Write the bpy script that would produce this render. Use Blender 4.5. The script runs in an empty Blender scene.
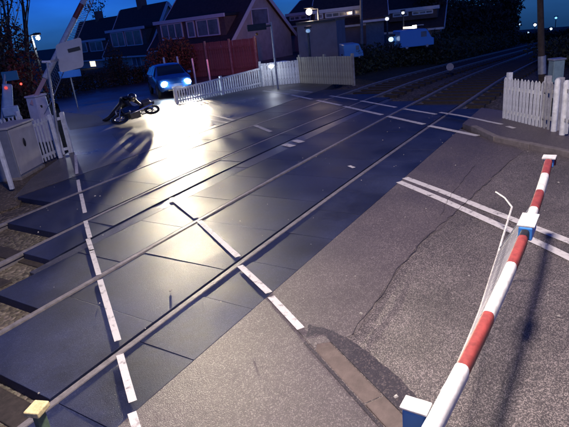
import bpy, math, random
from mathutils import Vector, Matrix, Euler, Quaternion
random.seed(7)
R = math.radians
S = bpy.context.scene
C = bpy.context.collection

# ------------------------------------------------------------------ camera, sky, light
CF, CP, CR, CY, CH = 1.7808711868, 0.3615525324, -0.1102212599, 0.9748703196, 2.6870215247
fw = Vector((math.sin(CY)*math.cos(CP), math.cos(CY)*math.cos(CP), -math.sin(CP)))
rt0 = Vector((math.cos(CY), -math.sin(CY), 0)); up0 = rt0.cross(fw)
rt = math.cos(CR)*rt0 + math.sin(CR)*up0
up = -math.sin(CR)*rt0 + math.cos(CR)*up0
cd = bpy.data.cameras.new('camera'); cam = bpy.data.objects.new('camera', cd); C.objects.link(cam)
cd.sensor_width = 36; cd.lens = CF*18; cd.clip_start = .05; cd.clip_end = 1500
M3 = Matrix((rt, up, -fw)).transposed()
cam.matrix_world = Matrix.Translation((0, 0, CH)) @ M3.to_4x4()
S.camera = cam

SUN_EL, SUN_AZ = 9, 215
w = bpy.data.worlds.new('World'); S.world = w; w.use_nodes = True
nt = w.node_tree; nt.nodes.clear()
sky = nt.nodes.new('ShaderNodeTexSky'); sky.sky_type = 'NISHITA'; sky.sun_disc = False
sky.sun_elevation = R(SUN_EL); sky.sun_rotation = R(SUN_AZ); sky.ozone_density = 6; sky.air_density = 1.0; sky.dust_density = .2
wtc = nt.nodes.new('ShaderNodeTexCoord'); wno = nt.nodes.new('ShaderNodeTexNoise'); wno.inputs['Scale'].default_value = 4; wno.inputs['Detail'].default_value = 5
wmp = nt.nodes.new('ShaderNodeMapping'); wmp.inputs['Scale'].default_value = (1, 1, 3.5); nt.links.new(wtc.outputs['Generated'], wmp.inputs[0]); nt.links.new(wmp.outputs[0], wno.inputs['Vector'])
wmr = nt.nodes.new('ShaderNodeMapRange'); wmr.inputs[1].default_value = .35; wmr.inputs[2].default_value = .7; wmr.inputs[3].default_value = .60; wmr.inputs[4].default_value = 1.0; nt.links.new(wno.outputs[0], wmr.inputs[0])
cl = nt.nodes.new('ShaderNodeVectorMath'); cl.operation = 'SCALE'
mul = nt.nodes.new('ShaderNodeMix'); mul.data_type = 'RGBA'; mul.blend_type = 'MULTIPLY'; mul.inputs[0].default_value = 1
mul.inputs[7].default_value = (.052, .205, .74, 1)
bg = nt.nodes.new('ShaderNodeBackground'); bg.inputs[1].default_value = .125
out = nt.nodes.new('ShaderNodeOutputWorld')
nt.links.new(sky.outputs[0], mul.inputs[6]); nt.links.new(mul.outputs[2], cl.inputs[0]); nt.links.new(wmr.outputs[0], cl.inputs['Scale']); nt.links.new(cl.outputs[0], bg.inputs[0]); nt.links.new(bg.outputs[0], out.inputs[0])
sd = bpy.data.lights.new('sun', 'SUN'); sd.energy = .02; sd.angle = R(12); sd.color = (.75, .85, 1)
so = bpy.data.objects.new('sun', sd); C.objects.link(so)
a = R(SUN_AZ); so.rotation_euler = Vector((math.sin(a), math.cos(a), .35)).to_track_quat('Z', 'Y').to_euler()
S.view_settings.view_transform = 'Standard'; S.view_settings.look = 'None'; S.view_settings.exposure = 0.72; S.view_settings.gamma = 1

# ------------------------------------------------------------------ placing helpers (measured picture points -> ground / distance)
def ray(px, py):
    return (fw*CF + rt*((px-284.5)/284.5) - up*((py-213.5)/284.5))
def at(px, py, z=0.0):
    d = ray(px, py); return Vector((0, 0, CH)) + d*((z-CH)/d.z)
def atd(px, py, dist):
    d = ray(px, py); return Vector((0, 0, CH)) + d*(dist/math.hypot(d.x, d.y))
def sstep(a, b, x):
    t = max(0, min(1, (x-a)/(b-a))); return t*t*(3-2*t)
NV = Vector((.8338, -.5521)); RD = Vector((.5521, .8338))      # road: across, along
def rp(n, Y):                                                   # point on road offset n at track coordinate Y
    return ((n - NV.y*Y)/NV.x, Y)
def ground_z(x, y):
    s = max(0, x-18)
    return -.055*s*(s/(s+6) if s > 0 else 0)*sstep(.40, .23, y/max(x, 1))

# ------------------------------------------------------------------ materials
MATS = {}
def mat(name, col, rough=.6, metal=0, noise=0, nscale=8, bump=0, bscale=40, col2=None, spec=.5, coat=0, emit=None, estr=0, detail=4, alpha=1):
    if name in MATS: return MATS[name]
    m = bpy.data.materials.new(name); m.use_nodes = True; n = m.node_tree; b = n.nodes['Principled BSDF']
    b.inputs['Base Color'].default_value = (*col, 1); b.inputs['Roughness'].default_value = rough; b.inputs['Metallic'].default_value = metal
    b.inputs['Specular IOR Level'].default_value = spec; b.inputs['Coat Weight'].default_value = coat
    if emit: b.inputs['Emission Color'].default_value = (*emit, 1); b.inputs['Emission Strength'].default_value = estr
    tc = n.nodes.new('ShaderNodeTexCoord')
    if noise or col2:
        nz = n.nodes.new('ShaderNodeTexNoise'); nz.inputs['Scale'].default_value = nscale; nz.inputs['Detail'].default_value = detail; nz.inputs['Roughness'].default_value = .65
        n.links.new(tc.outputs['Object'], nz.inputs['Vector'])
        cr = n.nodes.new('ShaderNodeValToRGB'); k = noise or .3
        c2 = col2 or tuple(c*(1-k) for c in col)
        cr.color_ramp.elements[0].position = .32; cr.color_ramp.elements[1].position = .68
        cr.color_ramp.elements[0].color = (*c2, 1); cr.color_ramp.elements[1].color = (*[min(1, c*(1+k*.5)) for c in col], 1)
        n.links.new(nz.outputs[0], cr.inputs[0]); n.links.new(cr.outputs[0], b.inputs['Base Color'])
    if bump:
        nb = n.nodes.new('ShaderNodeTexNoise'); nb.inputs['Scale'].default_value = bscale; nb.inputs['Detail'].default_value = 3
        n.links.new(tc.outputs['Object'], nb.inputs['Vector'])
        bp = n.nodes.new('ShaderNodeBump'); bp.inputs['Strength'].default_value = bump; bp.inputs['Distance'].default_value = .01
        n.links.new(nb.outputs[0], bp.inputs['Height']); n.links.new(bp.outputs[0], b.inputs['Normal'])
    MATS[name] = m; return m

def asphalt_mat(name, base, chip, chip_scale, chip_amt, rough, bump, patch=(.75, 1.15), wet=0.0, dist=.006, stain=(1, 1, 1), spec=.5):
    """chippings: cells with their own tone and relief; large worn and stained patches; roughness that varies"""
    m = bpy.data.materials.new(name); m.use_nodes = True; n = m.node_tree; L = n.links; b = n.nodes['Principled BSDF']
    tc = n.nodes.new('ShaderNodeTexCoord')
    vo = n.nodes.new('ShaderNodeTexVoronoi'); vo.inputs['Scale'].default_value = chip_scale; L.new(tc.outputs['Object'], vo.inputs['Vector'])
    sep = n.nodes.new('ShaderNodeSeparateColor'); L.new(vo.outputs['Color'], sep.inputs[0])
    cr = n.nodes.new('ShaderNodeValToRGB'); e = cr.color_ramp.elements
    e[0].position = 1-chip_amt; e[0].color = (*base, 1); e[1].position = 1; e[1].color = (*chip, 1)
    L.new(sep.outputs[0], cr.inputs[0])
    n1 = n.nodes.new('ShaderNodeTexNoise'); n1.inputs['Scale'].default_value = 1.1; n1.inputs['Detail'].default_value = 8; n1.inputs['Roughness'].default_value = .6
    L.new(tc.outputs['Object'], n1.inputs['Vector'])
    mr = n.nodes.new('ShaderNodeMapRange'); mr.inputs[1].default_value = .3; mr.inputs[2].default_value = .7; mr.inputs[3].default_value = patch[0]; mr.inputs[4].default_value = patch[1]
    L.new(n1.outputs[0], mr.inputs[0])
    n2 = n.nodes.new('ShaderNodeTexNoise'); n2.inputs['Scale'].default_value = 14; n2.inputs['Detail'].default_value = 6; L.new(tc.outputs['Object'], n2.inputs['Vector'])
    m2 = n.nodes.new('ShaderNodeMapRange'); m2.inputs[3].default_value = .7; m2.inputs[4].default_value = 1.3; L.new(n2.outputs[0], m2.inputs[0])
    mm = n.nodes.new('ShaderNodeMath'); mm.operation = 'MULTIPLY'; L.new(mr.outputs[0], mm.inputs[0]); L.new(m2.outputs[0], mm.inputs[1])
    vm = n.nodes.new('ShaderNodeVectorMath'); vm.operation = 'SCALE'; L.new(cr.outputs[0], vm.inputs[0]); L.new(mm.outputs[0], vm.inputs['Scale'])
    L.new(vm.outputs[0], b.inputs['Base Color'])
    rr = n.nodes.new('ShaderNodeMapRange'); rr.inputs[1].default_value = .35; rr.inputs[2].default_value = .65; rr.inputs[3].default_value = rough-wet; rr.inputs[4].default_value = rough+.08
    n3 = n.nodes.new('ShaderNodeTexNoise'); n3.inputs['Scale'].default_value = .55; n3.inputs['Detail'].default_value = 5; L.new(tc.outputs['Object'], n3.inputs['Vector'])
    L.new(n3.outputs[0], rr.inputs[0]); L.new(rr.outputs[0], b.inputs['Roughness'])
    b.inputs['Specular IOR Level'].default_value = spec
    ad = n.nodes.new('ShaderNodeMath'); ad.operation = 'MULTIPLY_ADD'; ad.inputs[1].default_value = -1.0; L.new(vo.outputs['Distance'], ad.inputs[0]); L.new(sep.outputs[1], ad.inputs[2])
    bp = n.nodes.new('ShaderNodeBump'); bp.inputs['Strength'].default_value = bump; bp.inputs['Distance'].default_value = dist
    L.new(ad.outputs[0], bp.inputs['Height']); L.new(bp.outputs[0], b.inputs['Normal'])
    MATS[name] = m; return m

def paint_mat(name, col, wear=.45):
    """road paint, worn through in specks and scuffs to the dark surface below"""
    m = bpy.data.materials.new(name); m.use_nodes = True; n = m.node_tree; L = n.links; b = n.nodes['Principled BSDF']
    tc = n.nodes.new('ShaderNodeTexCoord')
    n1 = n.nodes.new('ShaderNodeTexNoise'); n1.inputs['Scale'].default_value = 9; n1.inputs['Detail'].default_value = 8; n1.inputs['Roughness'].default_value = .75
    L.new(tc.outputs['Object'], n1.inputs['Vector'])
    cr = n.nodes.new('ShaderNodeValToRGB'); e = cr.color_ramp.elements
    e[0].position = wear-.08; e[0].color = (.07, .065, .075, 1); e[1].position = wear+.06; e[1].color = (*col, 1)
    L.new(n1.outputs[0], cr.inputs[0]); L.new(cr.outputs[0], b.inputs['Base Color']); b.inputs['Roughness'].default_value = .55
    n2 = n.nodes.new('ShaderNodeTexNoise'); n2.inputs['Scale'].default_value = 90; L.new(tc.outputs['Object'], n2.inputs['Vector'])
    bp = n.nodes.new('ShaderNodeBump'); bp.inputs['Strength'].default_value = .5; bp.inputs['Distance'].default_value = .004; L.new(n2.outputs[0], bp.inputs['Height']); L.new(bp.outputs[0], b.inputs['Normal'])
    MATS[name] = m; return m

A_NEAR = asphalt_mat('road_chippings', (.062, .053, .056), (.29, .25, .24), 130, .52, .46, 1.0, (.62, 1.3), 0, .008)
A_FOOT = asphalt_mat('footway_asphalt', (.068, .056, .062), (.17, .145, .15), 120, .35, .52, .7, (.8, 1.15), .04, .004)
A_FAR = asphalt_mat('far_asphalt', (.055, .048, .05), (.15, .13, .12), 80, .3, .42, .4, (.5, 1.4), .16, .004)
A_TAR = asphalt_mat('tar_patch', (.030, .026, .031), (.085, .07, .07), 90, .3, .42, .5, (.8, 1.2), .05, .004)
PANEL = asphalt_mat('rubber_panel', (.0080, .0115, .034), (.030, .034, .064), 170, .22, .52, .4, (.4, 2.0), .08, .003, spec=.42)
STRIP = asphalt_mat('centre_strip', (.045, .046, .062), (.10, .10, .12), 90, .3, .42, .4, (.6, 1.2), .08, .003)
BALLAST = asphalt_mat('ballast_stone', (.060, .048, .038), (.17, .14, .12), 18, .5, .8, 1.0, (.55, 1.2), 0, .05)
DIRT = asphalt_mat('trackside_dirt', (.085, .065, .045), (.20, .16, .12), 26, .35, .85, 1.0, (.5, 1.3), 0, .03)
GRASS = asphalt_mat('rough_grass', (.022, .028, .014), (.05, .045, .022), 9, .5, .9, 1.0, (.5, 1.4), 0, .08)
PAINT = paint_mat('road_paint', (.52, .50, .50), .41)
PAINTW = paint_mat('worn_road_paint', (.46, .44, .44), .42)
RAILM = mat('worn_rail_steel', (.24, .22, .22), .46, .35, noise=.35, nscale=12, bump=.3, bscale=60)
RUST = mat('rusty_steel', (.09, .045, .025), .75, .3, noise=.5, nscale=20, bump=.4, bscale=60)
CONC = mat('old_concrete', (.27, .24, .20), .8, noise=.35, nscale=6, bump=.5, bscale=60)
WOODS = mat('sleeper_timber', (.026, .020, .019), .85, noise=.5, nscale=14, bump=.6, bscale=30)
WHITE = mat('white_paint', (.72, .72, .72), .45, noise=.12, nscale=14, bump=.08, bscale=80)
PICKET = mat('white_picket_paint', (.62, .64, .66), .6, noise=.3, nscale=7, bump=.3, bscale=50)
SHADEP = mat('shaded_picket_paint', (.34, .34, .36), .7, noise=.35, nscale=7, bump=.3, bscale=50)  # white picket paint with the dullness of shadow put into its colour
RED = mat('red_reflective', (.50, .050, .035), .42, noise=.15, nscale=10)
SKYLIT = mat('sky_lit_white', (.05, .22, .60), .4, noise=.1)  # white barrier paint with the blue sky light put into its colour
BLACK = mat('black_plastic', (.012, .012, .014), .45)
DARKM = mat('dark_metal', (.05, .05, .055), .45, .6, noise=.3)
GALV = mat('galvanised_steel', (.38, .39, .41), .5, .5, noise=.25, nscale=10)
CABM = mat('cabinet_grey', (.40, .38, .37), .55, noise=.15, nscale=3, bump=.1)
GLASS = mat('window_glass', (.16, .18, .20), .12, noise=.5, nscale=1.3, spec=.8)
BRICK = mat('brown_brick', (.16, .115, .085), .85, noise=.3, nscale=20)
RENDERW = mat('pale_render', (.44, .39, .34), .85, noise=.2, nscale=2)
RENDERM = mat('mauve_render', (.28, .22, .22), .85, noise=.2, nscale=1.5)
TILE = mat('roof_tiles', (.055, .032, .026), .8, noise=.4, nscale=5, bump=.6, bscale=12)
UPVC = mat('white_upvc', (.62, .62, .62), .4, noise=.08)
FENB = mat('brown_fence_board', (.17, .10, .09), .85, noise=.4, nscale=5, bump=.4, bscale=25)
FENP = mat('pale_wood_board', (.36, .33, .27), .85, noise=.35, nscale=5, bump=.4, bscale=25)
BARK = mat('bark', (.05, .036, .028), .9, noise=.5, nscale=9, bump=.8, bscale=18)
LEAF = mat('dark_leaf', (.035, .045, .018), .7, noise=.5, nscale=1.2)
LEAFB = mat('brown_leaf', (.065, .045, .028), .8, noise=.5, nscale=1.0)
LEAFO = mat('rust_leaf', (.14, .075, .035), .8, noise=.4, nscale=1.4)

# ------------------------------------------------------------------ mesh helpers
class MB:
    def __init__(s): s.v = []; s.f = []
    def add(s, vs, fs):
        o = len(s.v); s.v += [Vector(q) for q in vs]; s.f += [tuple(i+o for i in f) for f in fs]; return s
    def hull8(s, p):            # 4 bottom, 4 top
        return s.add(p, [(3, 2, 1, 0), (4, 5, 6, 7), (0, 1, 5, 4), (1, 2, 6, 5), (2, 3, 7, 6), (3, 0, 4, 7)])
    def box(s, c, d, M=None, taper=1.0):
        c = Vector(c); p = []
        for z, k in ((-.5, 1), (.5, taper)):
            for x, y in ((-.5, -.5), (.5, -.5), (.5, .5), (-.5, .5)):
                q = Vector((x*d[0]*k, y*d[1]*k, z*d[2])); p.append((M @ q if M else q)+c)
        return s.hull8(p)
    def beam(s, a, b, w, h, upv=(0, 0, 1)):
        a = Vector(a); b = Vector(b); d = (b-a).normalized(); u = Vector(upv)
        if abs(d.dot(u)) > .98: u = Vector((0, 1, 0))
        r = d.cross(u).normalized(); u = r.cross(d)
        r = r*w/2; u = u*h/2
        return s.hull8([a-r-u, a+r-u, b+r-u, b-r-u, a-r+u, a+r+u, b+r+u, b-r+u])
    def tube(s, pts, rad, n=8, cap=True):
        pts = [Vector(p) for p in pts]; rad = rad if isinstance(rad, (list, tuple)) else [rad]*len(pts)
        o = len(s.v); d0 = (pts[1]-pts[0]).normalized(); ref = Vector((0, 0, 1)) if abs(d0.z) < .9 else Vector((1, 0, 0))
        for i, p in enumerate(pts):
            d = (pts[min(i+1, len(pts)-1)]-pts[max(i-1, 0)]).normalized()
            r = d.cross(ref).normalized(); u = r.cross(d)
            for k in range(n):
                t = 2*math.pi*k/n; s.v.append(p+(r*math.cos(t)+u*math.sin(t))*rad[i])
        for i in range(len(pts)-1):
            for k in range(n):
                a, b = o+i*n+k, o+i*n+(k+1) % n; s.f.append((a, b, b+n, a+n))
        if cap: s.f.append(tuple(o+n-1-k for k in range(n))); e = o+(len(pts)-1)*n; s.f.append(tuple(e+k for k in range(n)))
        return s
    def prism(s, poly, z0, z1):
        n = len(poly); vs = [(p[0], p[1], z0) for p in poly]+[(p[0], p[1], z1) for p in poly]
        return s.add(vs, [tuple(range(n-1, -1, -1)), tuple(range(n, 2*n))]+[(i, (i+1) % n, n+(i+1) % n, n+i) for i in range(n)])
    def torus(s, c, R0, r0, M=None, n=24, m=8):
        o = len(s.v); c = Vector(c)
        for i in range(n):
            t = 2*math.pi*i/n
            for j in range(m):
                q = 2*math.pi*j/m; p = Vector(((R0+r0*math.cos(q))*math.cos(t), r0*math.sin(q), (R0+r0*math.cos(q))*math.sin(t)))
                s.v.append((M @ p if M else p)+c)
        for i in range(n):
            for j in range(m):
                a = o+i*m+j; b = o+i*m+(j+1) % m; c2 = o+((i+1) % n)*m+(j+1) % m; d = o+((i+1) % n)*m+j; s.f.append((a, b, c2, d))
        return s
    def ball(s, c, r, n=12, m=8, M=None):
        o = len(s.v); c = Vector(c); r = Vector(r) if hasattr(r, '__len__') else Vector((r, r, r))
        def put(p): p = Vector((p[0]*r.x, p[1]*r.y, p[2]*r.z)); s.v.append((M @ p if M else p)+c)
        put((0, 0, 1))
        for i in range(1, m):
            for k in range(n): put((math.sin(math.pi*i/m)*math.cos(2*math.pi*k/n), math.sin(math.pi*i/m)*math.sin(2*math.pi*k/n), math.cos(math.pi*i/m)))
        put((0, 0, -1)); e = len(s.v)-1
        for k in range(n): s.f.append((o, o+1+k, o+1+(k+1) % n)); s.f.append((e, e-n+(k+1) % n, e-n+k))
        for i in range(m-2):
            for k in range(n): a = o+1+i*n+k; b = o+1+i*n+(k+1) % n; s.f.append((a, a+n, b+n, b))
        return s
def build(name, mb, m, parent=None, smooth=False, bevel=0, world=True):
    vs = mb.v
    root = parent
    if root and world:
        while root.parent: root = root.parent
        inv = (Matrix.Translation(root.location) @ root.rotation_euler.to_matrix().to_4x4()).inverted(); vs = [inv @ q for q in vs]
    me = bpy.data.meshes.new(name); me.from_pydata([tuple(q) for q in vs], [], mb.f); me.validate(); me.materials.append(m)
    if smooth:
        me.shade_smooth()
        try: me.set_sharp_from_angle(angle=R(40))
        except Exception: pass
    o = bpy.data.objects.new(name, me); C.objects.link(o)
    if parent: o.parent = parent
    if bevel:
        bv = o.modifiers.new('bevel', 'BEVEL'); bv.width = bevel; bv.segments = 2; bv.limit_method = 'ANGLE'
    return o
def tag(o, label=None, cat=None, group=None, kind=None):
    if label: o['label'] = label
    if cat: o['category'] = cat
    if group: o['group'] = group
    if kind: o['kind'] = kind
    return o
def empty(name, loc, label, cat, group=None, rz=0):
    o = bpy.data.objects.new(name, None); C.objects.link(o); o.location = loc; o.rotation_euler = (0, 0, rz); o.empty_display_size = .2
    return tag(o, label, cat, group)
def inst(src, parent, loc, rz=0, sc=None, m=None):
    c = src.copy(); C.objects.link(c); c.parent = parent; c.location = loc; c.rotation_euler = (0, 0, rz)
    if sc: c.scale = sc
    return c
def copy_tree(o, parent=None):
    c = o.copy(); C.objects.link(c); c.parent = parent
    for ch in list(o.children): copy_tree(ch, c)
    return c

# ------------------------------------------------------------------ ground and slabs
def grid_ground():
    mb = MB(); xs = [-300, -120, -60, -30, -10, 0, 5, 10, 14, 18, 20, 23, 26, 30, 35, 40, 46, 53, 60, 75, 100, 150, 260, 500, 900]; ys = [-300, -120, -60, -30, -15, -8, -4, 0, 4, 6, 8, 9.5, 11, 12.5, 14, 16, 18, 20, 23, 26, 30, 36, 45, 57, 70, 90, 120, 160, 210, 280, 400, 600]
    for y in ys:
        for x in xs: mb.v.append(Vector((x, y, ground_z(x, y)-.24)))
    W = len(xs)
    for j in range(len(ys)-1):
        for i in range(W-1): a = j*W+i; mb.f.append((a, a+1, a+W+1, a+W))
    return tag(build('ground', mb, GRASS, smooth=True), kind='structure')
grid_ground()
def yc1(x):
    return 4.42-.0022*(min(x, 13)-8)**2-(.028*(x-13)-.0006*(x-13)**2 if x > 13 else 0)
def yc2(x):
    return 7.93-.0095*(min(x, 13)-8.8)**2-(.05*(x-13)-.0004*(x-13)**2 if x > 13 else 0)
# ballast bed either side of the crossing
def ballast():
    mb = MB(); xs = list(range(-14, 74, 3))
    rows = []
    for x in xs:
        a, b = yc1(x)-2.0, yc2(x)+2.4; zz = ground_z(x, 5)
        rows.append([(x, a-.8, zz-.25), (x, a, zz-(.185 if x > 8 else .11)), (x, b, zz-(.185 if x > 8 else .11)), (x, b+1.0, zz-.25)])
    for r in rows: mb.v += [Vector(q) for q in r]
    for i in range(len(xs)-1):
        for k in range(3): a = i*4+k; mb.f.append((a, a+4, a+5, a+1))
    return tag(build('ballast', mb, BALLAST, smooth=True), kind='structure')
ballast()
# near road, footways, far road: thick slabs, each top a few millimetres apart
def slab(name, poly, z0, z1, m, bevel=0): return tag(build(name, MB().prism(poly, z0, z1), m, bevel=bevel), kind='structure')
E1 = 2.865
KN0, KN1 = 1.52, 7.75
slab('footway', [(*rp(-1.4, -14),), (*rp(KN0, -14),), (*rp(KN0, E1),), (*rp(-1.4, E1),)], -.3, 0, A_FOOT)
slab('road', [(*rp(KN0+.002, -14),), (*rp(KN1, -14),), (*rp(KN1, 1.9),), (*rp(KN1+.4, E1),), (*rp(KN0+.002, E1),)], -.3, -.002, A_NEAR)
slab('footway', [(*rp(KN1+.13, -14),), (*rp(9.9, -14),), (*rp(9.9, E1),), (*rp(KN1+.55, E1),), (*rp(KN1+.13, 1.9),)], -.3, .075, A_FOOT)
# dressed smoother strip of older tarmac along the crossing edge, worn joint down the carriageway
random.seed(31)
bd_px = [(318, 345), (335, 341), (350, 337), (358, 331), (372, 309), (385, 288), (398, 270), (412, 252), (426, 238), (440, 229), (456, 212), (472, 197), (490, 180), (508, 163), (522, 151)]
bnd = [at(x+random.uniform(-1.2, 1.2), y+random.uniform(-1, 1)).to_2d() for x, y in bd_px]
slab('road_patch', [(*rp(KN0+.01, 1.95),)]+[tuple(p) for p in bnd]+[(*rp(KN1-.02, 1.5),), (*rp(7.9, E1-.004),), (*rp(KN0+.01, E1-.004),)], -.05, .003, A_FOOT)
def seam(name, px, wd, m, z=.006):
    mb = MB(); P = [at(*p) for p in px]; Q = []
    for a, b in zip(P[:-1], P[1:]):
        k = max(1, int((b-a).length/.12)); Q += [a.lerp(b, i/k)+Vector((random.uniform(-.02, .02), random.uniform(-.02, .02), 0)) for i in range(k)]
    for i, p in enumerate(Q):
        d = (Q[min(i+1, len(Q)-1)]-Q[max(0, i-1)]).normalized(); r_ = Vector((-d.y, d.x, 0))*wd/2*random.uniform(.4, 1.2)
        for s_ in (-1, 1): mb.v.append(p+r_*s_+Vector((0, 0, z)))
    for i in range(len(Q)-1): a = i*2; mb.f.append((a, a+1, a+3, a+2))
    o = build(name, mb, m); sm = o.modifiers.new('depth', 'SOLIDIFY'); sm.thickness = .003; sm.offset = -1; return tag(o, kind='structure')
seam('road_seam', [(352, 334), (372, 309), (398, 270), (426, 238), (456, 212), (490, 180), (518, 154)], .010, A_TAR)
seam('road_seam', [(475, 165), (462, 182), (448, 200), (437, 222)], .008, A_TAR)
far_poly = [(*rp(-1.2, 9.75),), (*rp(9.9, 9.75),), (20.5, 10.3), (26, 12.6), (60, 27), (60, 34), (10, 34), at(30, 90).to_2d(), at(58, 104).to_2d(), at(66, 128).to_2d(), (8.3, 12.4), (*rp(-.9, 10.8),)]
slab('far_road', [tuple(p) for p in far_poly], -.3, 0, A_FAR)
slab('trackside_dirt', [(-8, 9.4), (*rp(-1.1, 9.4),), (*rp(-1.0, 10.7),), (7.9, 12.2), (7.2, 12.9), (-8, 12.0)], -.3, -.07, DIRT)
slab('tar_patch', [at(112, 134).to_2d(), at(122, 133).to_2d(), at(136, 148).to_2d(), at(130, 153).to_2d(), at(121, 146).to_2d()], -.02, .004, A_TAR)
slab('tar_patch', [at(62, 112).to_2d(), at(98, 116).to_2d(), at(112, 124).to_2d(), at(70, 130).to_2d()], -.02, .0045, A_FOOT)

# kerb down the near left side and along the right footway
def kerb_run(name, pts, wd, z0, z1, m, seg=.9):
    par = tag(bpy.data.objects.new(name, None), kind='structure'); C.objects.link(par)
    for a, b in zip(pts[:-1], pts[1:]):
        a = Vector((*a, 0)); b = Vector((*b, 0)); d = b-a; k = max(1, round(d.length/seg)); u = d.normalized()
        for i in range(k):
            p = a+d*(i/k)+u*.006; q = a+d*((i+1)/k)-u*.006; j = random.uniform(-.006, .006)
            build('kerb_stone', MB().beam(p+Vector((0, 0, (z0+z1)/2+j)), q+Vector((0, 0, (z0+z1)/2+j)), wd, z1-z0), m, par, bevel=.012)
    return par
KB = mat('kerb_concrete', (.10, .076, .070), .75, noise=.3, nscale=8, bump=.5, bscale=70)
kerb_run('left_kerb', [rp(KN0+.09, 1.98), rp(KN0+.12, -3)], .17, -.2, .007, KB)
kc = [rp(KN0+.02, 2.12), rp(KN0+.14, 2.2), rp(KN0+.28, 1.95), rp(KN0+.36, 1.6), rp(KN0+.40, 1.25), rp(KN0+.37, .9), rp(KN0+.31, .4), rp(KN0+.28, -1), rp(KN0+.27, -3)]
kj = []
for p_, q_ in zip(kc[:-1], kc[1:]):
    k_ = max(1, int((Vector(q_)-Vector(p_)).length/.05))
    kj += [tuple(Vector(p_).lerp(Vector(q_), i/k_)+Vector((random.uniform(-.012, .012), random.uniform(-.012, .012)))) for i in range(k_)]
slab('kerb_tar_shade', kj+[(*rp(KN0+.205, -3),), (*rp(KN0+.18, 2.0),)], -.05, .004, A_TAR)  # darker tar beside the kerb, with the shadow there put into its colour
slab('kerb_joint', [(*rp(KN0-.03, 2.1),), (*rp(KN0-.005, 2.1),), (*rp(KN0+.02, -3),), (*rp(KN0-.02, -3),)], -.05, .005, A_TAR)
kerb_run('right_kerb', [rp(KN1+.5, E1-.3), rp(KN1+.06, 1.9), rp(KN1+.06, -3)], .13, -.2, .095, mat('dark_kerb', (.15, .13, .13), .75, noise=.3, nscale=8, bump=.5, bscale=70))

# ------------------------------------------------------------------ crossing panels (each one a piece) and the strip between the tracks
deck = tag(bpy.data.objects.new('crossing_deck', None), kind='structure'); C.objects.link(deck)
def panel_row(lo, hi, n0, n1, step, m, name, top=.0, gap=.002):
    mid = (lo(7)+hi(7))/2; x = (n0-NV.y*mid)/NV.x; xe = (n1-NV.y*mid)/NV.x; k = 0
    while x < xe-.3:
        x2 = min(x+step, xe); zz = top+random.uniform(-.0015, .0015); s = random.uniform(-.001, .001)
        p = [(x+gap, lo(x)), (x2-gap, lo(x2)), (x2-gap, hi(x2)), (x+gap, hi(x))]
        mb = MB().hull8([Vector((*q, -.17)) for q in p]+[Vector((q[0], q[1], zz+(s if i > 1 else -s))) for i, q in enumerate(p)])
        build(name, mb, m, deck, bevel=.004); x = x2; k += 1
G = .752
panel_row(lambda x: E1+.006, lambda x: yc1(x)-G-.038, -1.15, 9.9, .9, PANEL, 'crossing_panel', -.002)
panel_row(lambda x: yc1(x)-G+.07, lambda x: yc1(x)+G-.07, -1.05, 9.7, 1.2, PANEL, 'crossing_panel', .0)
panel_row(lambda x: yc1(x)+G+.04, lambda x: yc1(x)+G+.92, -1.0, 9.6, 1.2, PANEL, 'crossing_panel', .0)
panel_row(lambda x: yc1(x)+G+.935, lambda x: yc2(x)-G-.70, -.9, 9.6, 2.4, STRIP, 'centre_slab', -.004)
panel_row(lambda x: yc2(x)-G-.66, lambda x: yc2(x)-G-.04, -.9, 9.6, 1.2, PANEL, 'crossing_panel', .0)
panel_row(lambda x: yc2(x)-G+.07, lambda x: yc2(x)+G-.07, -.95, 9.6, 1.2, PANEL, 'crossing_panel', .0)
panel_row(lambda x: yc2(x)+G+.04, lambda x: 9.74, -.85, 9.9, 1.2, PANEL, 'crossing_panel', -.004)

# ------------------------------------------------------------------ tracks
def track(yc, label, x0, x1):
    t = empty('railway_track', (x0, yc(x0), 0), label, 'railway track')
    def yq(x): return yc(max(x, -1)) if x > -1 else yc(-1)
    for sgn in (-1, 1):
        mb = MB(); prof = [(-.036, -.012), (-.030, .004), (.030, .004), (.036, -.012), (.034, -.04), (.010, -.055), (.010, -.13), (.07, -.145), (.07, -.155), (-.07, -.155), (-.07, -.145), (-.010, -.13), (-.010, -.055), (-.034, -.04)]
        xs = [x0+i*1.0 for i in range(int(x1-x0)+1)]; n = len(prof)
        for x in xs:
            zz = ground_z(x, 5)
            for a, b in prof: mb.v.append(Vector((x, yc(x)+sgn*G+a, zz+b-.001)))
        for i in range(len(xs)-1):
            for k in range(n): a = i*n+k; b = i*n+(k+1) % n; mb.f.append((a, a+n, b+n, b))
        mb.f.append(tuple(range(n))); o = build('rail', mb, RAILM, t, smooth=True)
    sl = None; x = x0+.3
    while x < x1-1:
        # sleepers only where the deck leaves them open to view
        nn = NV.x*x+NV.y*yc(x)
        if nn < -.9 or nn > 9.75:
            if sl is None:
                sl = build('sleeper', MB().box((0, 0, -.10), (.25, 2.5, .16)), WOODS, t, bevel=.01, world=False); src = sl
                sl.location = Vector((x, yc(x), ground_z(x, 5)-.07))-t.location
            else: inst(src, t, Vector((x, yc(x), ground_z(x, 5)-.07))-t.location)
            # chairs under each rail
        x += .65
    return t
track(yc1, 'nearer pair of worn steel rails set flush in the dark crossing deck', -4, 74)
track(yc2, 'farther pair of steel rails crossing the deck just before the wet far road', -4, 74)

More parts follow.
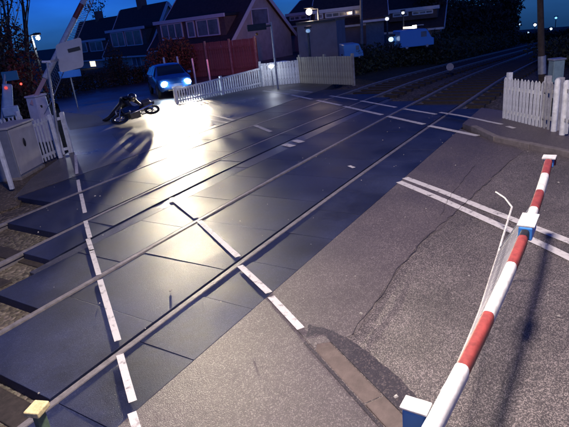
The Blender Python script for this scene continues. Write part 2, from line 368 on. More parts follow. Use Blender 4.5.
# ------------------------------------------------------------------ road markings
def line(n0, n1, ya, yb, m=PAINT, z=.0, w=None, bow=None, name='road_marking'):
    """a painted stripe along the road between track coordinates ya and yb, n0..n1 wide"""
    k = max(1, int(abs(yb-ya)/.4)); mb = MB()
    for i in range(k+1):
        y = ya+(yb-ya)*i/k; o = bow(y) if bow else 0; jit = random.uniform(-.006, .006)
        for n in (n0+o+jit, n1+o+jit): mb.v.append(Vector((*rp(n, y), z)))
    for i in range(k): a = i*2; mb.f.append((a, a+1, a+3, a+2) if yb > ya else (a+2, a+3, a+1, a))
    # a real thin coat of paint
    o = build(name, mb, m); sm = o.modifiers.new('coat', 'SOLIDIFY'); sm.thickness = .003; sm.offset = 1
    return tag(o, kind='structure')
rails_y = lambda n: [yc1(8)-G, yc1(8)+G, yc2(8)-G, yc2(8)+G]
def dashes_by_px(pxs, wd, m=PAINT, z=.0048):
    for a, b in pxs:
        p = at(*a); q = at(*b); d = (q-p).normalized(); r = Vector((-d.y, d.x, 0))*wd/2; k = max(1, int((q-p).length/.25)); mb = MB()
        for i in range(k+1):
            c = p+(q-p)*i/k; j = random.uniform(-.005, .005)
            for s in (-1, 1): mb.v.append(c+r*s*(1+j*4)+Vector((0, 0, z)))
        for i in range(k): a0 = i*2; mb.f.append((a0, a0+1, a0+3, a0+2))
        o = build('road_marking', mb, m); sm = o.modifiers.new('coat', 'SOLIDIFY'); sm.thickness = .002; sm.offset = -1
        tag(o, kind='structure')
# left footway edge dashes
dashes_by_px([((75.5, 155), (77, 174)), ((78, 180), (80, 192)), ((81, 194), (85, 213)), ((85.5, 221), (90, 238)), ((88, 239), (92, 251)), ((91.5, 250), (99, 275)), ((100, 280), (118, 341)), ((120, 355), (133, 402)), ((132, 413), (137, 430))], .066)
# near carriageway edge dashes
dashes_by_px([((171, 198), (196, 218)), ((199, 221), (238, 257)), ((240, 266), (269, 293)), ((271, 297), (301, 329))], .078)
# centre line: double white on the road, dashes on the deck
dashes_by_px([((399, 182), (440, 199)), ((440, 199), (500, 226)), ((500, 226), (545, 246)), ((545, 246), (590, 268))], .12)
dashes_by_px([((405, 178), (440, 191)), ((440, 191), (490, 211)), ((490, 211), (540, 230)), ((540, 230), (600, 254))], .12, PAINT)
dashes_by_px([((199, 112), (234, 120.5)), ((255, 125.5), (271, 132)), ((196, 117), (228, 123))], .12, PAINTW)
dashes_by_px([((349, 166), (354, 168))], .07)
dashes_by_px([((284, 144.5), (293, 146.5)), ((294, 140.5), (302, 142.5))], .17, PAINT)
# far carriageway edge and outer footway line
dashes_by_px([((263, 91), (289, 94.5)), ((291, 95), (312, 99.5)), ((317, 100.5), (341, 105.5)), ((344, 106.5), (382, 115)), ((388, 116.5), (424, 124.5)), ((429, 126), (478, 136))], .13)
dashes_by_px([((290, 90), (312, 92.5)), ((330, 96), (357, 100)), ((361, 101), (396, 107.5)), ((404, 109), (436, 114.5))], .11, PAINT)
def curve_line(pts, wd, m=PAINT, z=.01):
    mb = MB(); P = [at(*p) for p in pts]
    for i, p in enumerate(P):
        d = (P[min(i+1, len(P)-1)]-P[max(0, i-1)]).normalized(); r = Vector((-d.y, d.x, 0))*wd/2
        for s in (-1, 1): mb.v.append(p+r*s+Vector((0, 0, z)))
    for i in range(len(P)-1): a = i*2; mb.f.append((a, a+1, a+3, a+2))
    o = build('road_marking', mb, m); sm = o.modifiers.new('coat', 'SOLIDIFY'); sm.thickness = .003; sm.offset = -1; tag(o, kind='structure')
curve_line([(440, 115.5), (458, 118.5), (475, 122), (490, 125.5), (502, 128)], .09, PAINTW, .080)
curve_line([(507, 130), (514, 132)], .09, PAINTW, .080)

# grit and small pale stones lying about the deck and the road
def grit():
    rnd = random.Random(77); mb = MB()
    for _ in range(260):
        n_ = rnd.uniform(-.8, 9); y = rnd.uniform(-1.5, 12); x, y = rp(n_, y); s_ = rnd.uniform(.003, .010) if rnd.random() < .95 else rnd.uniform(.011, .018)
        M_ = Matrix.Rotation(rnd.uniform(0, 6), 3, 'Z'); mb.box((x, y, .006+s_*.3), (s_*2, s_*1.3, s_*.8), M_, taper=.6)
    tag(build('grit', mb, mat('pale_stone', (.38, .36, .33), .8, noise=.4, nscale=3)), 'small pale stones and grit scattered over the deck and road', 'grit', kind='stuff')
grit()
# ------------------------------------------------------------------ near barrier (down across the near lane)
BY = .50
def boom_pt(px, py, Y=BY):
    d = ray(px, py); k = Y/d.y; return Vector((d.x*k, Y, CH+d.z*k))
b0 = Vector((1.15, BY, 1.10)); b1 = boom_pt(549, 160)
bar = empty('barrier', (b0.x, BY+.0, 0), 'red and white barrier boom lowered across the near lane with mesh skirt', 'barrier')
bd = (b1-b0); bl = bd.length; bu = bd.normalized(); bs = Vector((0, 1, 0)); bn = bu.cross(bs).normalized()*-1
if bn.z < 0: bn = -bn
BOW = Vector((0, -.062, -.01))
def BC(t):
    k = t/bl; return b0+bu*t+BOW*4*k*(1-k)
def on_boom(py_px):      # distance along the boom at which it crosses image row py
    best = min((abs(0), 0),)
    lo = None
    for i in range(400):
        q = BC(i/399*bl); v = q-Vector((0, 0, CH)); c = v.dot(fw); yy = 213.5-284.5*CF*v.dot(up)/c if c > .1 else 9999
        if lo is None or abs(yy-py_px) < lo[0]: lo = (abs(yy-py_px), i/399*bl)
    return lo[1]
cuts = [('white', 0, on_boom(372))]
seq = [('red', 372, 318), ('white', 318, 268), ('red', 268, 241), ('white', 222, 212), ('red', 212, 195), ('white', 195, 178), ('red', 178, 164)]
def boom_seg(t0, t1, m, rad0, rad1):
    mb = MB(); n = 16; K = 5
    for j in range(K+1):
        t = t0+(t1-t0)*j/K; rr = rad0+(rad1-rad0)*j/K; c = BC(t)
        for k in range(n):
            q = 2*math.pi*k/n; ca, sa = math.cos(q), math.sin(q)
            mb.v.append(c+bs*(rr*.82*math.copysign(abs(ca)**.7, ca))+bn*(rr*1.15*math.copysign(abs(sa)**.7, sa)))
    for j in range(K):
        for k in range(n): mb.f.append((j*n+k, j*n+(k+1) % n, (j+1)*n+(k+1) % n, (j+1)*n+k))
    mb.f.append(tuple(range(n-1, -1, -1))); mb.f.append(tuple(range(K*n, K*n+n)))
    return build('boom_section', mb, m, bar, smooth=True)
rb = lambda t: .037+.010*t/bl
t_w = on_boom(372)
BOOMR = mat('boom_red', (.25, .045, .040), .5, noise=.38, nscale=22, detail=9, bump=.1); BOOMW = mat('boom_white', (.60, .59, .58), .45, noise=.30, nscale=20, detail=9, bump=.1)
boom_seg(0, t_w, BOOMW, rb(0)*1.1, rb(t_w)*1.1)
for c, y0, y1 in seq:
    t0, t1 = on_boom(y0), on_boom(y1); boom_seg(t0+.001, t1-.001, BOOMR if c == 'red' else BOOMW, rb(t0), rb(t1))
tc0, tc1 = on_boom(241), on_boom(222)
boom_seg(tc0+.001, on_boom(235), BLACK, rb(tc0)*.9, rb(tc0)*.9)
c = BC(on_boom(235)*.5+tc1*.5)
Mb = Matrix((bu, bs, bn)).transposed()
ln = tc1-on_boom(235)
build('boom_lamp', MB().box(c+bn*.0, (ln*.9, .095, .10), Mb), SKYLIT, bar, bevel=.01)
build('lamp_lid', MB().box(c+bn*.057+bu*.02, (ln, .12, .014), Mb), BOOMW, bar, bevel=.003)
tt = on_boom(164)
ce = BC(min(bl, tt))+bu*.075
build('end_lamp', MB().box(ce, (.09, .09, .09), Mb), SKYLIT, bar, bevel=.01)
build('lamp_lid', MB().box(ce+bn*.052, (.13, .125, .018), Mb), BOOMW, bar, bevel=.004)
build('lamp_lid', MB().box(ce+bu*.065, (.02, .12, .10), Mb), BOOMR, bar, bevel=.004)
# root bracket: white arm clamp with a stub towards the track
tb = on_boom(398)
cb = BC(on_boom(421))
build('boom_clamp', MB().box(cb+bn*-.03+bs*.085, (.07, .10, .13), Mb), SKYLIT, bar, bevel=.01)
build('clamp_plate', MB().box(cb+bn*.047+bs*.085, (.082, .115, .012), Mb), BOOMW, bar, bevel=.004)
build('counterweight_housing', MB().box((.55, BY, .62), (.6, .5, 1.24)), WHITE, bar, bevel=.03)
build('pivot_arm', MB().beam((.6, BY+.1, 1.0), b0+bu*.1+bs*.07, .04, .10), GALV, bar, bevel=.01)
# mesh skirt: hinged strands swinging out to the track side, with bottom rail
s0, s1 = on_boom(385), on_boom(192)
def top(t): return BC(t)-bn*rb(t)*1.1+bs*.015
xb0, xb1 = b0.x+s0, at(498, 252, .15).x
SKP = [at(441, 392, .86), at(455, 370, .80), at(468, 340, .70), at(480, 310, .60), at(490, 278, .5), at(499, 250, .42)]
def bot(k):
    t = k*(len(SKP)-1); i = min(int(t), len(SKP)-2); return SKP[i].lerp(SKP[i+1], t-i)
SKW = mat('skirt_alloy', (.55, .53, .52), .45, .3, noise=.2); mb = MB(); N = 40
for i in range(N+1):
    k = i/N; a = top(s0+(s1-s0)*k); b = bot(k); m1 = a.lerp(b, .5)
    mb.tube([a, b], .0048, 4)
build('skirt_strand', mb, SKW, bar)['kind'] = 'stuff'
mb = MB()
for f_ in (.12, .36, .60, .84):
    mb.tube([top(s0+(s1-s0)*i/24).lerp(bot(i/24), f_) for i in range(25)], .0028, 4)
for i in range(0, N-3):
    a = top(s0+(s1-s0)*i/N); b = bot((i+2.5)/N); mb.tube([a, b], .0022, 3, cap=False)
build('skirt_wire', mb, GALV, bar)['kind'] = 'stuff'
build('skirt_rail', MB().tube([bot(i/24) for i in range(25)], .008, 6), SKW, bar)
build('skirt_rail', MB().tube([top(s1), bot(1)], .010, 6), GALV, bar)
build('stay_rod', MB().tube([bot(.98)+Vector((.0, 0, .0)), at(512, 207, .55), at(505, 198, .5), at(496, 192, .46)], .010, 6), BOOMW, bar)

# ------------------------------------------------------------------ lamp mast over the near side (source of the pool of light on the chippings)
mast = empty('floodlight_mast', (-1.6, -1.0, 0), 'grey steel mast arching over the near lane with a lit lamp head', 'street lamp')
LP = Vector((2.1, .6, 8.0))
build('pole', MB().tube([(-1.6, -1.0, -.2), (-1.6, -1.0, 7.4), (-1.3, -.9, 7.9), (LP.x-.3, LP.y-.1, LP.z+.15)], [.07, .055, .045, .035], 10), GALV, mast, smooth=True)
build('lamp_head', MB().box(LP+Vector((0, 0, .10)), (.62, .28, .10)), GALV, mast, bevel=.03)
build('lens', MB().box(LP+Vector((0, 0, .03)), (.34, .2, .03)), mat('lamp_lens', (.8, .8, .8), .3, emit=(1, .86, .78), estr=25), mast)
ld = bpy.data.lights.new('lamp_light', 'SPOT'); ld.energy = 4200; ld.color = (1.0, .85, .77); ld.spot_size = R(145); ld.spot_blend = .9; ld.shadow_soft_size = .36
lo = bpy.data.objects.new('lamp_light', ld); C.objects.link(lo); lo.location = LP-mast.location; lo.parent = mast
lo.rotation_euler = Vector((-.30, .05, 1)).to_track_quat('Z', 'Y').to_euler()

# ------------------------------------------------------------------ fences
def fence(name, pts, h, label, pick_w, gap, m, post_m=None, rail_h=(.25, .8), pointed=True, z=0, group=None, gate=False, hfun=None, posts=True, thick=.018, rail_side=1, jitter=.01):
    a0 = Vector((*pts[0], 0)); f = empty(name, (a0.x, a0.y, z), label, 'gate' if gate else 'fence', group)
    src = None
    for a, b in zip(pts[:-1], pts[1:]):
        a = Vector((*a, 0)); b = Vector((*b, 0)); d = b-a; L = d.length; u = d.normalized(); n = Vector((-u.y, u.x, 0))*rail_side; rz = math.atan2(u.y, u.x)
        k = max(1, int(L/(pick_w+gap)))
        for i in range(k+1):
            p = a+u*(L*i/k)
            if src is None:
                mb = MB(); W = pick_w/2; T = thick/2
                if pointed: prof = [(-W, 0), (W, 0), (W, h*.95), (0, h), (-W, h*.95)]
                else: prof = [(-W, 0), (W, 0), (W, h), (-W, h)]
                q = len(prof); mb.add([(x, -T, zz) for x, zz in prof]+[(x, T, zz) for x, zz in prof], [tuple(range(q)), tuple(range(2*q-1, q-1, -1))]+[(j, q+j, q+(j+1) % q, (j+1) % q) for j in range(q)])
                src = build('picket' if pointed else 'board', mb, m, f, world=False); o = src; o.location = p-a0; o.rotation_euler = (0, 0, rz)
            else: o = inst(src, f, p-a0, rz)
            hs = hfun(p) if hfun else 1
            o.scale = (1, 1, hs*random.uniform(1-jitter, 1+jitter*.6)); o.rotation_euler.y = random.uniform(-jitter, jitter)
        for rh in rail_h:
            hs0 = hfun(a) if hfun else 1; hs1 = hfun(b) if hfun else 1
            build('fence_rail', MB().beam(a+n*.035+Vector((0, 0, z+h*rh*hs0)), b+n*.035+Vector((0, 0, z+h*rh*hs1)), .04, .07), m, f)
        if posts:
            k = max(1, round(L/1.8))
            for i in range(k+1):
                p = a+u*(L*i/k)+n*.10; hs = hfun(p) if hfun else 1
                build('post', MB().box(p+Vector((0, 0, z+h*hs*.5+.02)), (.10, .10, h*hs+.04+.1), Matrix.Rotation(rz, 3, 'Z')), post_m or m, f, bevel=.008)
    return f
p0 = at(176, 104).to_2d(); p1 = at(262, 86.5).to_2d(); p2 = at(300, 83).to_2d(); p3 = at(352, 85).to_2d()
fence('picket_fence', [p0, p1], .74, 'low white picket fence between the blue car and the far rails', .062, .055, PICKET, pointed=False, rail_h=(.2, .96), hfun=lambda p: .76+.36*((p.to_2d()-p0).length/(p1-p0).length), posts=True, rail_side=-1)
fence('picket_fence', [p1, p2], 1.0, 'pale close boarded fence right of the low picket fence by the lamp', .11, .012, PICKET, pointed=False, rail_h=(.2, .9))
fence('board_fence', [p2, p3], 1.12, 'pale timber board fence at the back corner of the crossing', .12, .02, FENP, pointed=False, rail_h=(.2, .85))
q0 = at(503.5, 118.5, .07).to_2d(); q1 = at(540, 127.5, .07).to_2d(); q2 = at(552, 131, .07).to_2d()
fence('picket_fence', [q0, q1], .95, 'white pointed picket fence at the right edge beside the footway', .07, .035, PICKET, z=.05, rail_h=(.2, .75), rail_side=1)
fence('picket_fence', [q1, q2], .97, 'dull grey pickets with painted shade between the white pickets and the gate post', .06, .05, SHADEP, z=.05, rail_h=(.25, .8))
g0 = at(554.5, 132, .07); g1 = at(590, 143, .07)
gt = empty('wicket_gate', g0, 'white wicket gate with two thick round topped posts at the right edge', 'gate')
for px, py in ((553.5, 131.5), (562, 135)):
    p = at(px, py, .07); build('gate_post', MB().tube([p+Vector((0, 0, -.1)), p+Vector((0, 0, 1.0)), p+Vector((0, 0, 1.04))], [.055, .055, .03], 12), PICKET, gt, smooth=True)
for i in range(9):
    p = at(566+i*5, 136.5+i*1.6, .07); build('picket', MB().box(p+Vector((0, 0, .5)), (.05, .03, .9), Matrix.Rotation(-.8, 3, 'Z')), PICKET, gt)
for hz in (.3, .85): build('gate_rail', MB().beam(at(562, 135, .07)+Vector((0, 0, hz)), at(610, 150, .07)+Vector((0, 0, hz)), .03, .06), SHADEP, gt)

# left side: gate, cabinet, fence, machine, signal, sign
l0 = at(40, 164).to_2d(); l1 = at(58, 156).to_2d(); l2 = at(70, 153).to_2d()
fence('picket_fence', [l0, l1, l2], 1.05, 'pale blue white picket fence beside the grey cabinet', .055, .06, PICKET, rail_h=(.12, .88), pointed=False, posts=False)
for px, py, hh in ((61, 158, 1.12), (72, 152.5, 1.08)):
    p = at(px, py); o = build('gate_post', MB().box(p+Vector((0, 0, hh/2)), (.09, .09, hh), Matrix.Rotation(.6, 3, 'Z')), PICKET, bevel=.01)
    tag(o, 'square white gate post beside the leaning sign post' if px < 65 else 'outermost white gate post at the edge of the far footway', 'post', 'white gate posts at the far footway')
k0 = at(-30, 196); k1 = at(30, 168)
fence('picket_fence', [(at(-34, 186)+Vector((.1, .5, 0))).to_2d(), (at(33, 160)).to_2d()], 1.18, 'dark backed picket fence with pointed tops behind the grey cabinet', .05, .055, PICKET, rail_h=(.2, .75))
p = at(12, 188); o = build('gate_post', MB().box(p+Vector((0, 0, .6)), (.08, .08, 1.25), Matrix.Rotation(.6, 3, 'Z')), PICKET, bevel=.01)
tag(o, 'white post at the left edge in front of the cabinet side', 'post', 'white gate posts at the far footway')
# cabinet
cA = at(21, 179, -.05); cB = at(44, 166, -.05); cu = (cB-cA); cw = cu.length; cu.normalize(); cn = Vector((-cu.y, cu.x, 0))
cab = empty('equipment_cabinet', cA, 'grey metal trackside cabinet with a black handle beside the picket gate', 'cabinet', rz=0)
rzc = math.atan2(cu.y, cu.x); Mc = Matrix.Rotation(rzc, 3, 'Z')
cc = cA+cu*cw/2+cn*.25
build('body', MB().box(cc+Vector((0, 0, .58)), (cw, .5, 1.1), Mc), mat('cabinet_body', (.20, .21, .24), .5, noise=.15), cab, bevel=.015)
build('door', MB().box(cc-cn*.262+Vector((0, 0, .60)), (cw-.05, .022, 1.02), Mc), CABM, cab, bevel=.006)
build('lid', MB().box(cc+Vector((0, 0, 1.155)), (cw+.06, .58, .05), Mc), CABM, cab, bevel=.012)
build('plinth', MB().box(cc+Vector((0, 0, -.02)), (cw+.04, .54, .12), Mc), CONC, cab, bevel=.01)
build('handle', MB().ball(cc-cn*.285+cu*(-.05)+Vector((0, 0, .74)), (.05, .02, .10), M=Mc), BLACK, cab, smooth=True)
for s in (-.36, .36): build('hinge', MB().tube([cc-cn*.278+cu*(-cw/2+.03)+Vector((0, 0, .6+s-.05)), cc-cn*.278+cu*(-cw/2+.03)+Vector((0, 0, .6+s+.05))], .012, 8), GALV, cab)
# far barrier machine + raised boom
mp = at(41, 150)+Vector((.72, .72, 0)); mp.z = 0
fb = empty('raised_barrier', mp, 'far barrier machine with red and white boom raised and its skirt hanging', 'barrier')
MR = Matrix.Rotation(.25, 3, 'Z')
MACH = mat('machine_white', (.74, .66, .66), .45, noise=.15, nscale=6)
build('machine_housing', MB().box(mp+Vector((0, 0, .72)), (.50, .42, 1.30), MR, taper=.86), MACH, fb, bevel=.03)
build('housing_lid', MB().box(mp+Vector((0, 0, 1.40)), (.48, .40, .06), MR), MACH, fb, bevel=.02)
build('door', MB().box(mp+Vector((-.02, -.215, .70)), (.32, .02, .8), MR), MACH, fb, bevel=.006)
build('lock', MB().box(mp+Vector((-.05, -.232, 1.1)), (.05, .03, .07), MR), BLACK, fb)
dist_b = math.hypot(mp.x, mp.y)
def bp_(px, py): return atd(px, py, dist_b-.2)
ba, bb = bp_(45, 78), bp_(88, -8); bdir = (bb-ba); be = bb+bdir*.65; bst = ba-bdir*.32
cols = [BOOMW, BOOMW, BOOMR, BOOMW, BOOMR, BOOMW]
for i, (t0, t1, m_) in enumerate([(0, .42, BOOMW), (.42, .70, BOOMW), (.70, .86, BOOMR), (.86, 1.0, BOOMW), (1.0, 1.3, BOOMR), (1.3, 1.65, BOOMW)]):
    build('boom_section', MB().tube([ba+bdir*t0, ba+bdir*t1*.998], [.085-.01*t0, .085-.01*t1], 10), m_, fb, smooth=True)
build('counter_arm', MB().beam(ba, bst, .05, .11), mat('arm_pink', (.55, .30, .30), .5), fb, bevel=.01)
# hanging skirt strands of the raised boom, closed up along it
sa, sb = bp_(52, 100), bp_(97, -8)
build('skirt_rail', MB().tube([bp_(42, 118), sa, sb, sb+(sb-sa)*.5], .014, 6), GALV, fb)
mb = MB()
for i in range(46):
    t = i/45; a_ = ba.lerp(be, t*.62-.0); b_ = sa.lerp(sb+(sb-sa)*.1, min(1, t*1.05)); mb.tube([a_, b_], .005, 3, cap=False)
for i in range(40):
    t = i/45; a_ = ba.lerp(be, t*.62); b_ = sa.lerp(sb, min(1, t*1.05+.12)); mb.tube([a_, b_], .004, 3, cap=False)
build('skirt_strand', mb, GALV, fb)['kind'] = 'stuff'
# leaning sign post with the back of a sign
sp0 = at(61, 157); sp1 = atd(47, 62, math.hypot(sp0.x, sp0.y))
sg = empty('road_sign', sp0, 'back of a large white rounded sign plate on a thin pale post', 'sign')
build('post', MB().tube([sp0-Vector((0, 0, .1)), sp1], .032, 10), GALV, sg, smooth=True)
build('post_cap', MB().tube([sp1-rt*.12, sp1+rt*.08], .03, 8), WHITE, sg, smooth=True)
sdist = math.hypot(sp0.x, sp0.y)+1.5
corn = [(55, 45), (81, 37), (84, 67), (60, 73)]
P4 = [atd(x, y, sdist) for x, y in corn]; sc_ = sum(P4, Vector())/4
# rounded plate
pl = []
for i in range(4):
    a_, b_, c_ = P4[i-1], P4[i], P4[(i+1) % 4]; r_ = .10
    s_ = b_+(a_-b_).normalized()*r_; e_ = b_+(c_-b_).normalized()*r_
    for k in range(5):
        t = k/4; pl.append(s_*(1-t)**2+b_*2*t*(1-t)+e_*t*t)
nf = (P4[1]-P4[0]).cross(P4[3]-P4[0]).normalized()
mb = MB(); n = len(pl); mb.add([p for p in pl]+[p+nf*.02 for p in pl], [tuple(range(n)), tuple(range(2*n-1, n-1, -1))]+[(i, n+i, n+(i+1) % n, (i+1) % n) for i in range(n)])
build('sign_plate', mb, mat('sign_back', (.60, .57, .52), .5, noise=.12, nscale=3), sg)
tocam = -ray(68, 54).normalized()
build('bracket', MB().beam(atd(68, 51, sdist)+tocam*.03, atd(80, 48, sdist)+tocam*.03, .03, .09), BLACK, sg, bevel=.005)
build('bracket', MB().beam(atd(48, 62, sdist-1.45), atd(58, 60, sdist-.02), .04, .06), GALV, sg)
# small blue plate below the sign
bpo = at(70, 112); bd_ = math.hypot(bpo.x, bpo.y)
bsn = empty('blue_sign', bpo, 'small blue plate low on a thin post under the white sign', 'sign')
bq = atd(70, 74, bd_+1)
build('plate', MB().box(bq, (.9, .03, .30), Matrix.Rotation(-.7, 3, 'Z')), mat('sign_blue', (.03, .16, .55), .35, noise=.1), bsn, bevel=.01)
build('post', MB().tube([Vector((bq.x+.02, bq.y+.05, 0)), bq+Vector((.02, .05, .1))], .03, 8), GALV, bsn)

# wigwag signals
LAMPR = mat('red_signal_lens', (.6, .02, .02), .3, emit=(1, .03, .02), estr=5)
def wigwag(pos, face, hgt, label, cs=None, offset=0, energy=60, sc=1, bm=BLACK, pm=GALV):
    t = empty('wigwag_signal', pos, label, 'traffic signal', 'crossing signals')
    f = Vector((math.cos(face), math.sin(face), 0)); s = Vector((-f.y, f.x, 0)); Mr = Matrix((f, s, Vector((0, 0, 1)))).transposed()
    c = pos+Vector((0, 0, hgt))+s*offset
    build('post', MB().tube([pos-Vector((0, 0, .1)), pos+Vector((0, 0, hgt+.15))], .05*sc, 10), pm, t, smooth=True)
    if offset: build('arm', MB().beam(pos+Vector((0, 0, hgt)), c, .06, .06), DARKM, t)
    build('backing_board', MB().box(c, (.03, .95*sc, .30*sc), Mr), bm, t, bevel=.02)
    for k in (-1, 1):
        q = c+s*k*.30*sc+f*.03; h = build('lamp_hood', MB().tube([q-f*.02, q+f*.22*sc], [.12*sc, .13*sc], 12, cap=False), BLACK, t)
        if k == 1: build('lens', MB().ball(q+f*.13, (.1*sc, .1*sc, .1*sc)), LAMPR, t, smooth=True)
        else: build('lens', MB().ball(q+f*.03, (.1*sc, .1*sc, .1*sc)), mat('dark_red_lens', (.2, .01, .01), .2), t, smooth=True)
    q = c-s*0+f*.12-Vector((0, 0, .3*sc)); build('lens', MB().ball(q, .07*sc), mat('amber_lens', (.3, .12, .01), .3), t, smooth=True)
    d = bpy.data.lights.new('signal_light', 'SPOT'); d.energy = energy; d.color = (1, .06, .07); d.spot_size = R(62); d.spot_blend = .7; d.shadow_soft_size = .1
    o = bpy.data.objects.new('signal_light', d); C.objects.link(o); o.parent = t; o.location = c+s*.3*sc+f*.30-pos; o.rotation_euler = (-f).to_track_quat('Z', 'Y').to_euler()
    return t
w1 = at(278, 89)
wt = atd(222, 60, 28.5)-w1
wigwag(w1, math.atan2(wt.y, wt.x)-.12, 2.55, 'black wigwag signal board seen from behind on a pale post by the far gable', offset=.62, energy=380, sc=.85)

# signal / box group at the far left edge
wl = at(9, 165)+Vector((1.0, 2.2, 0)); wl.z = 0
wdist = math.hypot(wl.x, wl.y)
t = empty('crossing_signal', wl, 'pale blue crossing signal housing and small plate at the far left edge', 'traffic signal')
qa, qb = atd(7, 84, wdist), atd(9, 118, wdist)
LB = mat('pale_blue_housing', (.45, .55, .62), .45, noise=.15)
build('post', MB().tube([wl-Vector((0, 0, .1)), atd(5, 74, wdist+.05)], .05, 10), GALV, t, smooth=True)
build('housing', MB().beam(qa, qb, .32, .26), LB, t, bevel=.04)
build('base_box', MB().box(atd(11, 111, wdist-.1), (.42, .30, .26), Matrix.Rotation(-.6, 3, 'Z')), LB, t, bevel=.03)
build('plate', MB().box(atd(10, 76, wdist), (.42, .03, .26), Matrix.Rotation(-.7, 3, 'Z')), mat('teal_plate', (.05, .22, .30), .4), t, bevel=.01)
build('red_lens', MB().ball(atd(6, 88, wdist-.2), (.045, .045, .045)), mat('dim_red', (.5, .08, .07), .3, emit=(1, .1, .08), estr=.5), t, smooth=True)
d = bpy.data.lights.new('signal_light', 'SPOT'); d.energy = 12; d.color = (1, .10, .10); d.shadow_soft_size = .12; d.spot_size = R(88); d.spot_blend = .7
o = bpy.data.objects.new('signal_light', d); C.objects.link(o); o.parent = t; o.location = atd(18, 84, wdist+.3)-wl; o.rotation_euler = (-(rt0*.05+Vector((fw.x, fw.y, 0))*1.0+Vector((0, 0, .22)))).to_track_quat('Z', 'Y').to_euler()
build('red_lamp', MB().ball(atd(21, 84, wdist+.1), .03), LAMPR, t, smooth=True)

# ------------------------------------------------------------------ near marker post (bottom left)
mk = at(34, 440, .0); mk = Vector((1.52, 3.42, 0))
cap = at(37, 409, .42)
mpo = empty('marker_post', Vector((cap.x, cap.y, 0)), 'small beige capped green marker post at the bottom left beside the near rail', 'marker post')
Mk = Matrix.Rotation(.35, 3, 'Z')
build('cap', MB().box(cap, (.125, .115, .045), Mk), mat('beige_cap', (.62, .52, .27), .6, noise=.35, nscale=26, bump=.4, bscale=60), mpo, bevel=.008)
build('stem', MB().beam(Vector((cap.x-.0, cap.y, -.1)), cap-Vector((0, 0, .024)), .07, .06), mat('green_stem', (.09, .14, .09), .6, noise=.3, nscale=18), mpo, bevel=.006)

